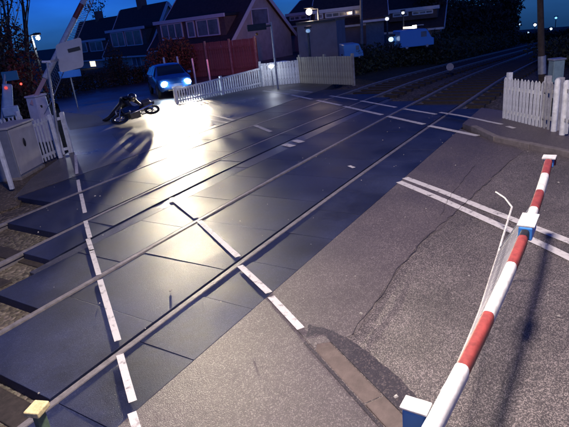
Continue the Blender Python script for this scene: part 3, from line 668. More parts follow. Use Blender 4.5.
# ------------------------------------------------------------------ car
HL = mat('headlight_glow', (1, 1, 1), .2, emit=(.62, .80, 1), estr=300)
def car(loc, rz, label, paint, lit=True, dim=False, sc=1.0):
    t = empty('parked_car' if not lit else 'car', loc, label, 'car', rz=rz)
    # x forward, sections: (x, half width, z bottom, z belt, z top, top half width)
    secs = [(-1.95, .68, .38, .80, .82, .60), (-1.88, .78, .30, .92, .95, .66), (-1.60, .84, .27, .96, 1.34, .60), (-.9, .86, .26, .97, 1.45, .60), (-.1, .87, .26, .97, 1.47, .61), (.35, .87, .26, .96, 1.40, .60), (.95, .86, .26, .93, 1.00, .72), (1.50, .83, .27, .86, .90, .68), (1.86, .74, .32, .72, .76, .60), (1.97, .62, .40, .60, .63, .52)]
    mb = MB(); rows = []
    for x, hw, zb, zl, zt, tw in secs:
        half = [(0, zb), (hw*.86, zb), (hw*.98, zb+.12), (hw, (zb+zl)/2), (hw*.965, zl), (tw*.5+hw*.965*.5, (zl+zt)/2), (tw, zt-.035 if zt-zl > .1 else zt-.008), (tw*.6, zt), (0, zt+.008)]
        ring = [(x, y, z) for y, z in half]+[(x, -y, z) for y, z in half[-2:0:-1]]; rows.append([len(mb.v)+i for i in range(len(ring))]); mb.v += [Vector(q) for q in ring]
    n = len(rows[0])
    for a_, b_ in zip(rows[:-1], rows[1:]):
        for i in range(n): mb.f.append((a_[i], a_[(i+1) % n], b_[(i+1) % n], b_[i]))
    mb.f.append(tuple(rows[0][::-1])); mb.f.append(tuple(rows[-1]))
    b = build('body', mb, paint, t, smooth=True, world=False)
    def P(name, mb_, m, par=t, **k): return build(name, mb_, m, par, world=False, **k)
    gl = mat('car_glass', (.015, .02, .03), .05, spec=.9)
    P('windscreen', MB().hull8([Vector(q) for q in [(.93, -.66, .99), (.93, .66, .99), (.40, .54, 1.385), (.40, -.54, 1.385), (.97, -.67, 1.0), (.97, .67, 1.0), (.43, .55, 1.40), (.43, -.55, 1.40)]]), gl)
    P('rear_window', MB().hull8([Vector(q) for q in [(-1.86, -.58, .99), (-1.86, .58, .99), (-1.62, .52, 1.32), (-1.62, -.52, 1.32), (-1.90, -.58, 1.0), (-1.90, .58, 1.0), (-1.66, .52, 1.33), (-1.66, -.52, 1.33)]]), gl)
    for s in (-1, 1):
        for x0, x1, y1 in ((-.78, .0, 1.38), (-1.5, -.84, 1.34), (.06, .78, 1.36)):
            xa, xb = x0, x1; xt = xb if xb < .5 else .34
            q = [(xa, s*.842, .995), (xb, s*.842, .985), (xt, s*.632, y1), (xa, s*.632, y1)]
            P('side_window', MB().hull8([Vector((x, y-s*.02, z)) for x, y, z in q]+[Vector((x, y+s*.012, z+.004)) for x, y, z in q]), gl)
        hb = P('headlight', MB().ball((1.895, s*.54, .64), (.11, .17, .13), M=Matrix.Rotation(-s*.35, 3, 'Z')), HL if lit else mat('lamp_glass', (.5, .5, .52), .15), smooth=True)
        P('mirror', MB().box((.62, s*.95, 1.0), (.10, .18, .12)), paint, bevel=.03)
        P('tail_light', MB().box((-1.88, s*.66, .85), (.06, .14, .2)), RED, bevel=.02)
        for x in (-1.22, 1.22):
            w_ = P('wheel', MB().torus((x, s*.80, .30), .235, .075), mat('tyre', (.02, .02, .02), .8), smooth=True)
            P('rim', MB().tube([(x, s*.74, .30), (x, s*.855, .30)], .17, 16), mat('alloy', (.3, .3, .32), .35, .8), w_)
        P('wheel_arch', MB().torus((1.22, s*.845, .30), .335, .03), BLACK); P('wheel_arch', MB().torus((-1.22, s*.845, .30), .335, .03), BLACK)
    P('grille', MB().box((1.93, 0, .52), (.05, .76, .10)), BLACK, bevel=.01); P('lower_grille', MB().box((1.93, 0, .37), (.05, .9, .09)), BLACK, bevel=.01)
    P('number_plate', MB().box((1.985, 0, .46), (.015, .5, .10)), mat('plate_white', (.6, .6, .58), .4))
    t.scale = (sc, sc, sc)
    return t
BLUECAR = mat('blue_car_paint', (.03, .11, .34), .25, .3, coat=.6)
cpos = at(171.5, 93.5); cpos.z = 0
ch = math.atan2(-cpos.y, -cpos.x)+R(9)
ca = car(cpos, ch, 'blue hatchback facing the crossing with both headlights blazing', BLUECAR, sc=.94)
for s in (-1, 1):
    d = bpy.data.lights.new('headlight_beam', 'SPOT'); d.energy = 30000; d.color = (1, .86, .62); d.spot_size = R(40); d.spot_blend = .8; d.shadow_soft_size = .09
    o = bpy.data.objects.new('headlight_beam', d); C.objects.link(o); o.parent = ca; o.location = (1.98, s*.56, .66); o.rotation_euler = Euler((0, R(-90+9), 0)) if False else Vector((-1, -math.tan(R(-10)), .095)).to_track_quat('Z', 'Y').to_euler()
# white parked car behind the low fence
wc = at(286, 80.5); wc.z = 0
wcar = car(wc, math.atan2(-wc.y, -wc.x)+R(70), 'pale van-like car behind the fence with one bright lamp', mat('pale_car_paint', (.42, .50, .58), .35, coat=.4), lit=False, sc=.62)
lp_ = atd(271, 66.5, math.hypot(wc.x, wc.y)-2.2)
lt = empty('bulkhead_lamp', lp_, 'small bright white lamp just above the low picket fence', 'lamp')
build('lens', MB().ball(lp_, (.10, .10, .07)), mat('lamp_white', (1, 1, 1), .3, emit=(.85, .9, 1), estr=40), lt, smooth=True)
build('post', MB().tube([Vector((lp_.x, lp_.y, 0)), lp_-Vector((0, 0, .07))], .025, 8), GALV, lt)
build('housing', MB().box(lp_+Vector((.05, -.12, .05)), (.10, .3, .05)), WHITE, lt)

# ------------------------------------------------------------------ fallen motorcycle
bike_c = at(140, 122); bike_c.z = 0
ia = math.atan2(rt0.y, rt0.x)        # heading that runs to the right in view
bk = empty('motorcycle', bike_c, 'black motorcycle tipped over on the far road with its wheel towards us', 'motorcycle')
bikeM = Matrix.Translation((0, 0, .14)) @ Matrix.Rotation(ia+R(205), 4, 'Z') @ Matrix.Rotation(R(7), 4, 'Y') @ Matrix.Rotation(R(68), 4, 'X') @ Matrix.Scale(.84, 4)
def BK(name, mb_, m, par=None, **k):
    mb_.v = [bikeM @ q for q in mb_.v]; return build(name, mb_, m, par or bk, world=False, **k)
TY = mat('bike_tyre', (.012, .012, .013), .75); CHR = mat('chrome', (.55, .55, .56), .2, .9); BKP = mat('bike_black', (.015, .015, .018), .25, coat=.5)
for x in (-.66, .70):
    w_ = BK('wheel', MB().torus((x, 0, .30), .26, .055, n=28), TY, smooth=True)
    BK('rim', MB().torus((x, 0, .30), .205, .02, n=24, m=6), CHR, w_, smooth=True)
    mb = MB().tube([(x, -.05, .30), (x, .05, .30)], .05, 10)
    for k in range(6):
        q = k*math.pi/3; mb.beam((x, 0, .30), (x+math.cos(q)*.2, 0, .30+math.sin(q)*.2), .02, .03)
    BK('hub', mb, CHR, w_)
BK('frame', MB().tube([(.50, 0, .85), (.25, 0, .30), (-.2, 0, .28), (-.35, 0, .62), (.40, 0, .78)], .028, 8).tube([(-.2, .08, .32), (-.66, .08, .30)], .025, 8).tube([(-.2, -.08, .32), (-.66, -.08, .30)], .025, 8), DARKM, smooth=True)
BK('rear_pannier', MB().box((-.55, .2, .62), (.34, .2, .28)), mat('pannier', (.09, .08, .07), .6), bevel=.03)
BK('engine', MB().box((.06, 0, .42), (.42, .30, .32)).box((.14, 0, .60), (.2, .2, .14)).tube([(0, -.17, .38), (0, .17, .38)], .12, 12), mat('engine_alloy', (.25, .24, .23), .4, .7, noise=.4), bevel=.02)
BK('fuel_tank', MB().ball((.16, 0, .80), (.32, .16, .14), 16, 10), BKP, smooth=True)
BK('seat', MB().hull8([Vector(q) for q in [(-.78, -.10, .80), (-.1, -.14, .70), (-.1, .14, .70), (-.78, .10, .80), (-.80, -.08, .90), (-.1, -.12, .79), (-.1, .12, .79), (-.80, .08, .90)]]), mat('seat_tan', (.10, .08, .07), .6), bevel=.03)
BK('tail_fairing', MB().hull8([Vector(q) for q in [(-.9, -.06, .78), (-.3, -.12, .62), (-.3, .12, .62), (-.9, .06, .78), (-.95, -.05, .86), (-.3, -.12, .72), (-.3, .12, .72), (-.95, .05, .86)]]), BKP, bevel=.02)
BK('fork', MB().tube([(.46, .09, .92), (.70, .09, .30)], .025, 8).tube([(.46, -.09, .92), (.70, -.09, .30)], .025, 8), CHR, smooth=True)
BK('handlebar', MB().tube([(.34, -.36, .98), (.42, -.18, .96), (.45, 0, .93), (.42, .18, .96), (.34, .36, .98)], .016, 8), BLACK, smooth=True)
BK('headlight', MB().ball((.62, 0, .82), (.11, .11, .11)), BKP, smooth=True)
BK('lamp_glass', MB().ball((.67, 0, .82), (.07, .09, .09)), mat('bike_lens', (.6, .6, .6), .1), smooth=True)
BK('side_fairing', MB().hull8([Vector(q) for q in [(-.15, -.19, .30), (.50, -.17, .36), (.50, .17, .36), (-.15, .19, .30), (-.30, -.15, .70), (.52, -.14, .88), (.52, .14, .88), (-.30, .15, .70)]]), BKP, bevel=.05)
BK('mudguard', MB().torus((.70, 0, .30), .33, .03, n=24, m=6), BKP, smooth=True)
BK('exhaust', MB().tube([(.2, .14, .5), (.22, .17, .25), (-.2, .18, .24), (-.72, .2, .38)], [.025, .03, .045, .055], 10), CHR, smooth=True)

# ------------------------------------------------------------------ rider bending over the motorcycle
def rider():
    base = at(122, 119.5); base.z = 0
    o = empty('person', base, 'rider in black clothes and helmet bending over the fallen motorcycle', 'person')
    ex = Vector((rt0.x, rt0.y, 0)); ey = Vector((fw.x, fw.y, 0)).normalized(); ez = Vector((0, 0, 1))
    def W(a, b, c): return base+ex*a*.95+ey*b+ez*(c*.72 if c > .2 else c)
    # right in view, away, up
    J = dict(pel=W(.14, .30, .74), sp=W(.18, .22, .88), ch=W(.28, .12, 1.00), nk=W(.42, .02, 1.05),
             hl=W(.06, .22, .70), kl=W(-.20, .05, .42), al=W(-.44, .0, .12), tl=W(-.64, -.06, .05),
             hr=W(.18, .38, .70), kr=W(.16, .10, .40), ar=W(-.02, .25, .10), tr=W(.14, .12, .05),
             sl=W(.30, -.06, .97), el=W(.42, -.22, .72), wl=W(.60, -.30, .52), fl=W(.66, -.32, .45),
             sr=W(.38, .28, .97), er=W(.58, .24, .76), wr=W(.76, .10, .62), fr=W(.82, .06, .55))
    rad = dict(pel=.17, sp=.16, ch=.17, nk=.075, hl=.12, kl=.085, al=.06, tl=.05, hr=.12, kr=.085, ar=.06, tr=.05, sl=.085, el=.062, wl=.045, fl=.035, sr=.085, er=.062, wr=.045, fr=.035)
    names = list(J); E = [('pel', 'sp'), ('sp', 'ch'), ('ch', 'nk'), ('pel', 'hl'), ('hl', 'kl'), ('kl', 'al'), ('al', 'tl'), ('pel', 'hr'), ('hr', 'kr'), ('kr', 'ar'), ('ar', 'tr'), ('ch', 'sl'), ('sl', 'el'), ('el', 'wl'), ('wl', 'fl'), ('ch', 'sr'), ('sr', 'er'), ('er', 'wr'), ('wr', 'fr')]
    me = bpy.data.meshes.new('body'); me.from_pydata([tuple(J[k]-base) for k in names], [(names.index(a), names.index(b)) for a, b in E], [])
    b = bpy.data.objects.new('body', me); C.objects.link(b)
    sk = b.modifiers.new('skin', 'SKIN'); 
    for i, k in enumerate(names):
        me.skin_vertices[0].data[i].radius = (rad[k]*1.28, rad[k]*1.15); me.skin_vertices[0].data[i].use_root = (k == 'pel')
    ss = b.modifiers.new('sub', 'SUBSURF'); ss.levels = 2; ss.render_levels = 2
    dg = bpy.context.evaluated_depsgraph_get(); nm = bpy.data.meshes.new_from_object(b.evaluated_get(dg)); b.modifiers.clear(); b.data = nm
    nm.materials.clear(); nm.materials.append(mat('black_leathers', (.012, .013, .020), .5, noise=.4, nscale=9, bump=.5, bscale=14)); nm.shade_smooth(); b.parent = o
    hd = J['nk']+ex*.12-ey*.05-ez*.02
    build('helmet', MB().ball(hd, (.155, .145, .155), 16, 12), mat('helmet', (.02, .02, .025), .15, coat=.8), o, smooth=True)
    build('visor', MB().ball(hd+ex*.045+ez*(-.02), (.105, .11, .07), 14, 8), mat('visor', (.10, .10, .12), .06, spec=.9), o, smooth=True)
    gm = mat('glove', (.03, .03, .035), .6)
    for s, dirv in (('fl', (J['fl']-J['wl']).normalized()), ('fr', (J['fr']-J['wr']).normalized())):
        mb = MB(); c0 = J[s]; side = dirv.cross(ez).normalized(); mb.ball(c0, (.04, .045, .035))
        for k in range(4):
            r0 = c0+side*(.028*(k-1.5)); l_ = (.072, .082, .078, .06)[k]; mb.tube([r0, r0+dirv*l_*.6, r0+dirv*l_-ez*.03], [.011, .010, .008], 6)
        mb.tube([c0+side*.035, c0+side*.06+dirv*.035, c0+side*.05+dirv*.065], [.012, .011, .009], 6)
        build('glove', mb, gm, o, smooth=True)
    for a_, t_ in (('al', 'tl'), ('ar', 'tr')):
        u = (J[t_]-J[a_]); u.z = 0; u.normalize(); c0 = Vector((*((J[a_]+J[t_])/2).to_2d(), .055)); mb = MB().ball(c0+u*.02, (.15, .055, .055), 14, 8, M=Matrix((u, Vector((-u.y, u.x, 0)), ez)).transposed()); build('boot', mb, BLACK, o, smooth=True)
    return o
rider()

# ------------------------------------------------------------------ garden fence, posts, street furniture behind
a_ = at(166, 79).to_2d(); b_ = at(259, 73).to_2d()
gf = fence('garden_fence', [a_, b_], 1.95, 'tall reddish brown board fence behind the blue car', .145, .012, FENB, post_m=CONC, pointed=False, rail_h=(.2, .8), rail_side=-1, jitter=.006, thick=.02)
for i, (px, t0, t1) in enumerate([(163.5, 58, 88), (177, 57, 88), (192, 59, 88), (207, 60, 86)]):
    D_ = 26.5; hi = atd(px, t0, D_); o = build('bollard', MB().tube([Vector((hi.x, hi.y, 0)), hi, hi+Vector((0, 0, .03))], [.045, .045, .02], 10), WHITE, smooth=True)
    tag(o, ['slim pale bollard behind the roof of the blue car, leftmost', 'slim pale bollard behind the roof of the blue car, second from left', 'slim pale bollard just right of the blue car', 'slim pale bollard before the middle of the brown fence'][i], 'bollard', 'pale bollards in front of the brown garden fence')

PCOL = mat('lamp_pole_dark', (.06, .065, .075), .6, .2, noise=.3)
def street_lamp(top_px, top_py, dist, label, col, estr, energy, r=.14, hgt=None, arm=.5, post=True, grp='lit street lamps'):
    hp = atd(top_px, top_py, dist); gz = ground_z(hp.x, hp.y)-.2
    side = Vector((-rt0.x, -rt0.y, 0))
    base = Vector((hp.x, hp.y, gz))+side*arm*(-1)
    t = empty('street_lamp', base, label, 'street lamp', grp)
    build('pole', MB().tube([base, Vector((base.x, base.y, hp.z-.1)), Vector((base.x, base.y, hp.z+.12)), hp+Vector((0, 0, .16))], [.07, .055, .045, .035], 8), PCOL, t, smooth=True)
    build('lamp_head', MB().box(hp+Vector((0, 0, r+.06)), (r*3.2, r*1.8, .10), Matrix.Rotation(math.atan2(rt0.y, rt0.x), 3, 'Z')), DARKM, t, bevel=.02)
    build('lamp_glass', MB().ball(hp, (r, r, r*.9)), mat('lamp_glow_%d' % int(estr*10+col[2]*100), (1, 1, 1), .3, emit=col, estr=estr), t, smooth=True)
    if energy:
        d = bpy.data.lights.new('lamp_light', 'POINT'); d.energy = energy; d.color = col; d.shadow_soft_size = r
        o = bpy.data.objects.new('lamp_light', d); C.objects.link(o); o.parent = t; o.location = hp-Vector((0, 0, r+.1))-base
    return t
street_lamp(309, 12, 30, 'warm lit street lamp in front of the long window band of the right house', (1, .72, .50), 30, 130, r=.17)
street_lamp(38, 38, 24, 'cold white lit street lamp between the left tree and the raised boom', (.92, .95, 1), 40, 30, r=.085, arm=-.25)
street_lamp(308, 31, 26, 'short column with a flat pale blue sign given a faint glow below the warm lamp', (.25, .5, .8), .25, 0, r=.11, arm=.0)  # a blue sign, not a lamp; its faint glow is added
for i, (px, py, dd, cc_, es, rr, lb) in enumerate([(535, 25, 85, (.85, .92, 1), 9, .18, 'brightest distant white lamp left of the tall dark pole'), (519, 24.5, 85, (.5, .7, 1), 1.0, .18, 'faint bluish distant lamp at the left end of the row'), (528, 33, 88, (.45, .65, .9), 1.2, .17, 'low faint distant lamp under the brightest one'), (551, 29, 90, (.6, .85, 1), 2, .18, 'greenish white distant lamp right of the tall dark pole'), (556, 18, 100, (.15, .45, 1), 1.6, .18, 'high blue distant lamp near the right edge')]):
    street_lamp(px, py, dd, lb, cc_, es, 0, rr, arm=0)
street_lamp(387, 19, 34, 'pale round lamp on the gable left of the lit house', (.75, .8, .95), .8, 0, .12, arm=0, grp='lamps by the right houses')
street_lamp(403, 13, 38, 'tiny white lamp under the eave of the house on the right', (.8, .85, .95), 5, 0, .09, arm=0, grp='lamps by the right houses')
street_lamp(391, 39.5, 30, 'low pale blue lamp beside the blue van', (.45, .65, .95), 1.1, 0, .14, arm=0, grp='lamps by the right houses')

def pole(px_b, py_b, px_t, py_t, dist, rad, label, m, band=None):
    b = atd(px_b, py_b, dist); t_ = atd(px_t, py_t, dist); b2 = Vector((b.x, b.y, ground_z(b.x, b.y)-.2))
    o = empty('telegraph_pole', b2, label, 'pole')
    build('shaft', MB().tube([b2, b, t_], [rad*1.1, rad, rad*.8], 12), m, o, smooth=True)
    if band: build('band', MB().tube([atd(px_b+band[0], band[1], dist), atd(px_b+band[0], band[2], dist)], rad*1.12, 12), GALV, o, smooth=True)
    return o
pole(542, 80, 540, -12, 18, .105, 'tall dark timber pole rising behind the right picket fence', BARK, (0, 56, 74))
pole(362, 62, 361, -8, 30, .09, 'slim pole at the right end of the window band house', mat('pole_grey', (.15, .15, .17), .7, noise=.3))
# cab box on the right behind the fence
rb_ = atd(556, 71, 17)
o = empty('relay_box', Vector((rb_.x, rb_.y, ground_z(rb_.x, rb_.y))), 'small pale green trackside box on a stalk behind the right fence', 'cabinet')
build('box', MB().box(rb_, (.32, .30, .62), Matrix.Rotation(ia, 3, 'Z')), mat('pale_green_box', (.25, .36, .36), .5, noise=.2), o, bevel=.02)
build('lid', MB().box(rb_+Vector((0, 0, .33)), (.37, .35, .05), Matrix.Rotation(ia, 3, 'Z')), GALV, o, bevel=.01)
build('stalk', MB().box(Vector((rb_.x, rb_.y, rb_.z-.7)), (.12, .12, 1.2)), GALV, o)
# round disc marker on the trackside
dm = atd(450, 67, 23)
o = empty('track_marker', Vector((dm.x, dm.y, ground_z(dm.x, dm.y)-.2)), 'round pale marker disc on a short stake beside the far rails', 'marker')
u_ = -ray(450, 67).normalized(); build('disc', MB().tube([dm, dm+u_*.015], .15, 20), mat('marker_grey', (.24, .24, .27), .6, noise=.3), o)
build('stake', MB().tube([Vector((dm.x, dm.y, ground_z(dm.x, dm.y)-.2)), dm-u_*.02], .012, 6), DARKM, o)

# ------------------------------------------------------------------ houses
def house(FR, u, W, Dp, zg, ze, zr, label, wall, dorm=None, front=None, gable=True, group='chalet houses beyond the crossing', chim=True, gwin=None):
    """FR = front right corner; u = unit direction along the facade to the left; the house goes back to v"""
    u = Vector((*u, 0)).normalized(); v = Vector((u.y, -u.x, 0))
    if v.dot(Vector((fw.x, fw.y, 0))) < 0: v = -v
    o = empty('house', Vector((*FR, zg)), label, 'house', group)
    F = Vector((*FR, 0))
    def q(a, b, z): return F+u*a+v*b+Vector((0, 0, z))
    mb = MB(); n = [q(0, 0, zg), q(0, Dp, zg), q(0, Dp, ze), q(0, Dp/2, zr), q(0, 0, ze)]
    m_ = [q(W, 0, zg), q(W, Dp, zg), q(W, Dp, ze), q(W, Dp/2, zr), q(W, 0, ze)]
    mb.add(n+m_, [(0, 1, 2, 3, 4), (9, 8, 7, 6, 5), (0, 4, 9, 5), (1, 6, 7, 2), (4, 3, 8, 9), (3, 2, 7, 8)])
    build('wall', mb, wall, o)
    sl = (zr-ze)/(Dp/2); ov = .35
    for side in (0, 1):
        e_ = -ov if side == 0 else Dp+ov; ez_ = ze-ov*sl
        P8 = [q(-.3, e_, ez_+.03), q(W+.3, e_, ez_+.03), q(W+.3, Dp/2, zr+.03), q(-.3, Dp/2, zr+.03)]
        rf = build('roof', MB().hull8(P8+[p+Vector((0, 0, .16)) for p in P8]), TILE, o)
        for a0 in (-.34, W+.34):
            build('verge_board', MB().beam(q(a0, e_, ez_+.06), q(a0, Dp/2, zr+.06), .05, .26), UPVC, rf)
        if side == 0: build('gutter', MB().beam(q(-.3, e_-.06, ez_+.02), q(W+.3, e_-.06, ez_+.02), .1, .14), UPVC, rf)
    if chim:
        c_ = q(W*.55, Dp/2+.2, zr+.4); rf2 = build('chimney', MB().box(c_, (.8, .6, 1.3)), BRICK, rf)
    def window(a0, a1, b, z0, z1, par, nm=2, lit=None):
        fr = build('window', MB().beam(q(a0, b, z0), q(a1, b, z0), .08, .08).beam(q(a0, b, z1), q(a1, b, z1), .08, .08).beam(q(a0, b, z0-.03), q(a0, b, z1+.03), .09, .09, upv=v).beam(q(a1, b, z0-.03), q(a1, b, z1+.03), .09, .09, upv=v), UPVC, par)
        for i in range(1, nm):
            a = a0+(a1-a0)*i/nm; build('mullion', MB().beam(q(a, b, z0+.04), q(a, b, z1-.04), .07, .07, upv=v), UPVC, fr)
        if par is not o:
            pass
        for i in range(nm):
            a = a0+(a1-a0)*i/nm; a2 = a0+(a1-a0)*(i+1)/nm
            if par is o: build('pane', MB().hull8([q(a+.04, b-.0, z0+.04), q(a2-.04, b-.0, z0+.04), q(a2-.04, b+.02, z0+.04), q(a+.04, b+.02, z0+.04), q(a+.04, b, z1-.04), q(a2-.04, b, z1-.04), q(a2-.04, b+.02, z1-.04), q(a+.04, b+.02, z1-.04)]), lit or GLASS, fr)
        return fr
    if dorm:
        a0, a1, z0, z1, wins = dorm
        b0_ = .25; mb = MB().hull8([q(a0, b0_, z0), q(a1, b0_, z0), q(a1, Dp/2, z0), q(a0, Dp/2, z0), q(a0, b0_, z1), q(a1, b0_, z1), q(a1, Dp/2, z1), q(a0, Dp/2, z1)])
        build('dormer', mb, mat('dormer_hanging_tiles', (.12, .08, .07), .8, noise=.3, nscale=6), o)
        build('fascia', MB().beam(q(a0-.15, b0_-.12, z1+.10), q(a1+.15, b0_-.12, z1+.10), .12, .24), UPVC, o)
        build('dormer_roof', MB().hull8([q(a0-.12, b0_-.05, z1+.02), q(a1+.12, b0_-.05, z1+.02), q(a1+.12, Dp/2, z1+.02), q(a0-.12, Dp/2, z1+.02), q(a0-.12, b0_-.05, z1+.2), q(a1+.12, b0_-.05, z1+.2), q(a1+.12, Dp/2, z1+.2), q(a0-.12, Dp/2, z1+.2)]), DARKM, o)
        for (f0, f1, nm) in wins: window(a0+(a1-a0)*f0, a0+(a1-a0)*f1, b0_-.05, z0+.35, z1-.08, o, nm)
    if front:
        for (f0, f1, z0, z1, nm, lit) in front: window(W*f0, W*f1, -.06, z0, z1, o, nm, lit)
    if gwin:
        for (b0g, b1g, z0, z1) in gwin:
            fr = build('window', MB().beam(q(-.06, b0g, z0), q(-.06, b1g, z0), .08, .08).beam(q(-.06, b0g, z1), q(-.06, b1g, z1), .08, .08).beam(q(-.06, b0g, z0), q(-.06, b0g, z1), .07, .08, upv=v).beam(q(-.06, b1g, z0), q(-.06, b1g, z1), .07, .08, upv=v), UPVC, o)
            build('pane', MB().hull8([q(-.05, b0g, z0), q(-.03, b0g, z0), q(-.03, b1g, z0), q(-.05, b1g, z0), q(-.05, b0g, z1), q(-.03, b0g, z1), q(-.03, b1g, z1), q(-.05, b1g, z1)]), GLASS, fr)
    return o
def zat(px, py, dist): return atd(px, py, dist).z
LITW = mat('lit_window', (.8, .7, .5), .4, emit=(1, .8, .5), estr=1.2)
# three dormer houses in the row, nearest on the right with the full gable in view
def row_house(pxr, dr, pxl, dl, pxb, depth_k, eave_y, apex_y, fascia_y, dorm_f, wins, label, front=None, gwin=None, zg=-.9):
    A = atd(pxr, 40, dr); B = atd(pxl, 40, dl); u = (B-A); W = Vector((u.x, u.y)).length
    ze = zat(pxr, eave_y, dr); 
    uu = Vector((u.x, u.y)).normalized(); v = Vector((uu.y, -uu.x))
    if v.dot(Vector((fw.x, fw.y))) < 0: v = -v
    # depth so that the back right corner lands at column pxb
    best = None
    for i in range(40, 140):
        Dp = i/10; p = Vector((A.x, A.y))+v*Dp; vv = Vector((p.x, p.y, ze-CH)); c = vv.dot(fw); x = 284.5+284.5*CF*vv.dot(rt)/c
        if best is None or abs(x-pxb) < best[0]: best = (abs(x-pxb), Dp)
    Dp = best[1]; zr = zat(pxr+(pxb-pxr)*.5, apex_y, dr+3); zf = zat(pxr, fascia_y, dr)
    return house((A.x, A.y), (uu.x, uu.y), W, Dp, zg, ze, zr, label, RENDERW, dorm=(W*dorm_f[0], W*dorm_f[1], ze+.15, zf, wins), front=front, gwin=gwin)
row_house(230, 38, 152, 44, 291, 1, 41, -12, 15.5, (.06, .94), [(.08, .38, 2), (.42, .52, 1), (.60, .92, 3)], 'nearest dormer house with its full pale gable above the brown fence', gwin=[(2.6, 4.6, 2.6, 3.7)])
row_house(147, 50, 104, 57, 196, 1, 50, 4, 28, (.06, .94), [(.1, .5, 2), (.55, .9, 2)], 'middle dormer house of the row above the rust coloured bush', front=[(.2, .4, .1, 1.1, 2, None)])
row_house(106, 64, 66, 72, 146, 1, 55, 17, 40, (.06, .94), [(.1, .45, 2), (.55, .9, 2)], 'farthest dormer house right of the white sign with a lit window', front=[(.35, .5, -.1, .8, 1, LITW)])
# right hand houses
def box_house(pxr, pxl, dist, eave_y, apex_y, dorm, label, wall, front=None, tilt=0, Dp=7, zg=-.9, chim=True, gwin=None):
    A = atd(pxr, 30, dist); B = atd(pxl, 30, dist+tilt); u = Vector((B.x-A.x, B.y-A.y)); W = u.length; m_ = (pxr+pxl)/2
    return house((A.x, A.y), tuple(u/W), W, Dp, zg, zat(m_, eave_y, dist), zat(m_, apex_y, dist+Dp/2), label, wall, dorm=dorm and (W*dorm[0], W*dorm[1], zat(m_, dorm[2], dist), zat(m_, dorm[3], dist), dorm[4]), front=front, chim=chim, gwin=gwin)
box_house(366, 314, 40, 24, -8, (.0, 1, 21.5, 11, [(.06, .2, 1), (.24, .76, 4), (.82, .95, 1)]), 'house with a long white window band under a dark roof, behind the warm lamp', RENDERM, tilt=.5)
box_house(318, 284, 46, 24, 2, (.1, .9, 24, 15, [(.1, .5, 2), (.55, .9, 2)]), 'small dormer house between the big gable and the window band house', RENDERM, tilt=2)
box_house(440, 386, 42, 28, -2, (.05, .95, 20, 11, [(.1, .5, 3), (.6, .9, 2)]), 'house behind the blue van with a lit lower window', RENDERM, front=[(.30, .44, zat(412, 31, 42), zat(412, 26, 42), 1, None)], tilt=.5)
box_house(384, 366, 37, 18, -1, None, 'narrow gabled outbuilding right of the slim pole', mat('blue_grey_render', (.14, .17, .20), .85, noise=.2), tilt=0, Dp=5, chim=False)
# long warm porch light at the blue van
pc = atd(412, 28, 38); o = empty('porch_light', pc, 'warm strip light with one bright end above the blue van', 'lamp')
build('tube', MB().beam(atd(403, 28, 38), atd(413, 27.5, 38), .12, .14), mat('strip_glow', (1, 1, 1), .3, emit=(1, .85, .6), estr=.6), o)
build('lamp', MB().box(atd(414.5, 28.5, 37.8), (.22, .22, .40)), mat('porch_glow', (1, 1, 1), .3, emit=(1, .95, .8), estr=6), o)
# blue van, and the pale blue container-like van beside the pole
def van(px0, px1, pyt, pyb, dist, label, paint, rear=False):
    c = atd((px0+px1)/2, pyb, dist); Wd = (atd(px1, pyb, dist)-atd(px0, pyb, dist)).length; H = (pyb-pyt)/506.7*dist*1.02
    t = empty('van', Vector((c.x, c.y, c.z)), label, 'van', rz=ia)
    prof = [(-.5, .16), (.5, .16), (.5, .50), (.42, .56), (.30, .94), (.24, 1), (-.48, 1), (-.5, .95)]
    n = len(prof); mb = MB(); mb.add([(x*Wd, -.8, z*H) for x, z in prof]+[(x*Wd, .8, z*H) for x, z in prof], [tuple(range(n)), tuple(range(2*n-1, n-1, -1))]+[(i, n+i, n+(i+1) % n, (i+1) % n) for i in range(n)])
    build('body', mb, paint, t, world=False, bevel=.05)
    build('windscreen', MB().hull8([Vector(q) for q in [(.435*Wd, -.7, .56*H), (.435*Wd, .7, .56*H), (.31*Wd, .7, .92*H), (.31*Wd, -.7, .92*H), (.45*Wd, -.7, .57*H), (.45*Wd, .7, .57*H), (.325*Wd, .7, .93*H), (.325*Wd, -.7, .93*H)]]), GLASS, t, world=False)
    build('side_window', MB().box((.20*Wd, -.81, .74*H), (.16*Wd, .02, .26*H)), GLASS, t, world=False)
    for x in (-.3, .3):
        w_ = build('wheel', MB().torus((x*Wd, -.74, .16*H), .11*H, .05*H), TY, t, world=False, smooth=True); build('wheel', MB().torus((x*Wd, .74, .16*H), .11*H, .05*H), TY, t, world=False, smooth=True)
        build('hub', MB().tube([(x*Wd, -.8, .16*H), (x*Wd, -.7, .16*H)], .07*H, 10), GALV, w_, world=False)
    return t
van(396, 430, 32, 49, 30, 'bright blue van parked below the warm strip light', mat('van_blue', (.10, .32, .66), .35, coat=.4))
van(342, 361, 45, 59, 27, 'small pale blue van beside the slim pole', mat('van_pale', (.10, .32, .60), .35, coat=.4))

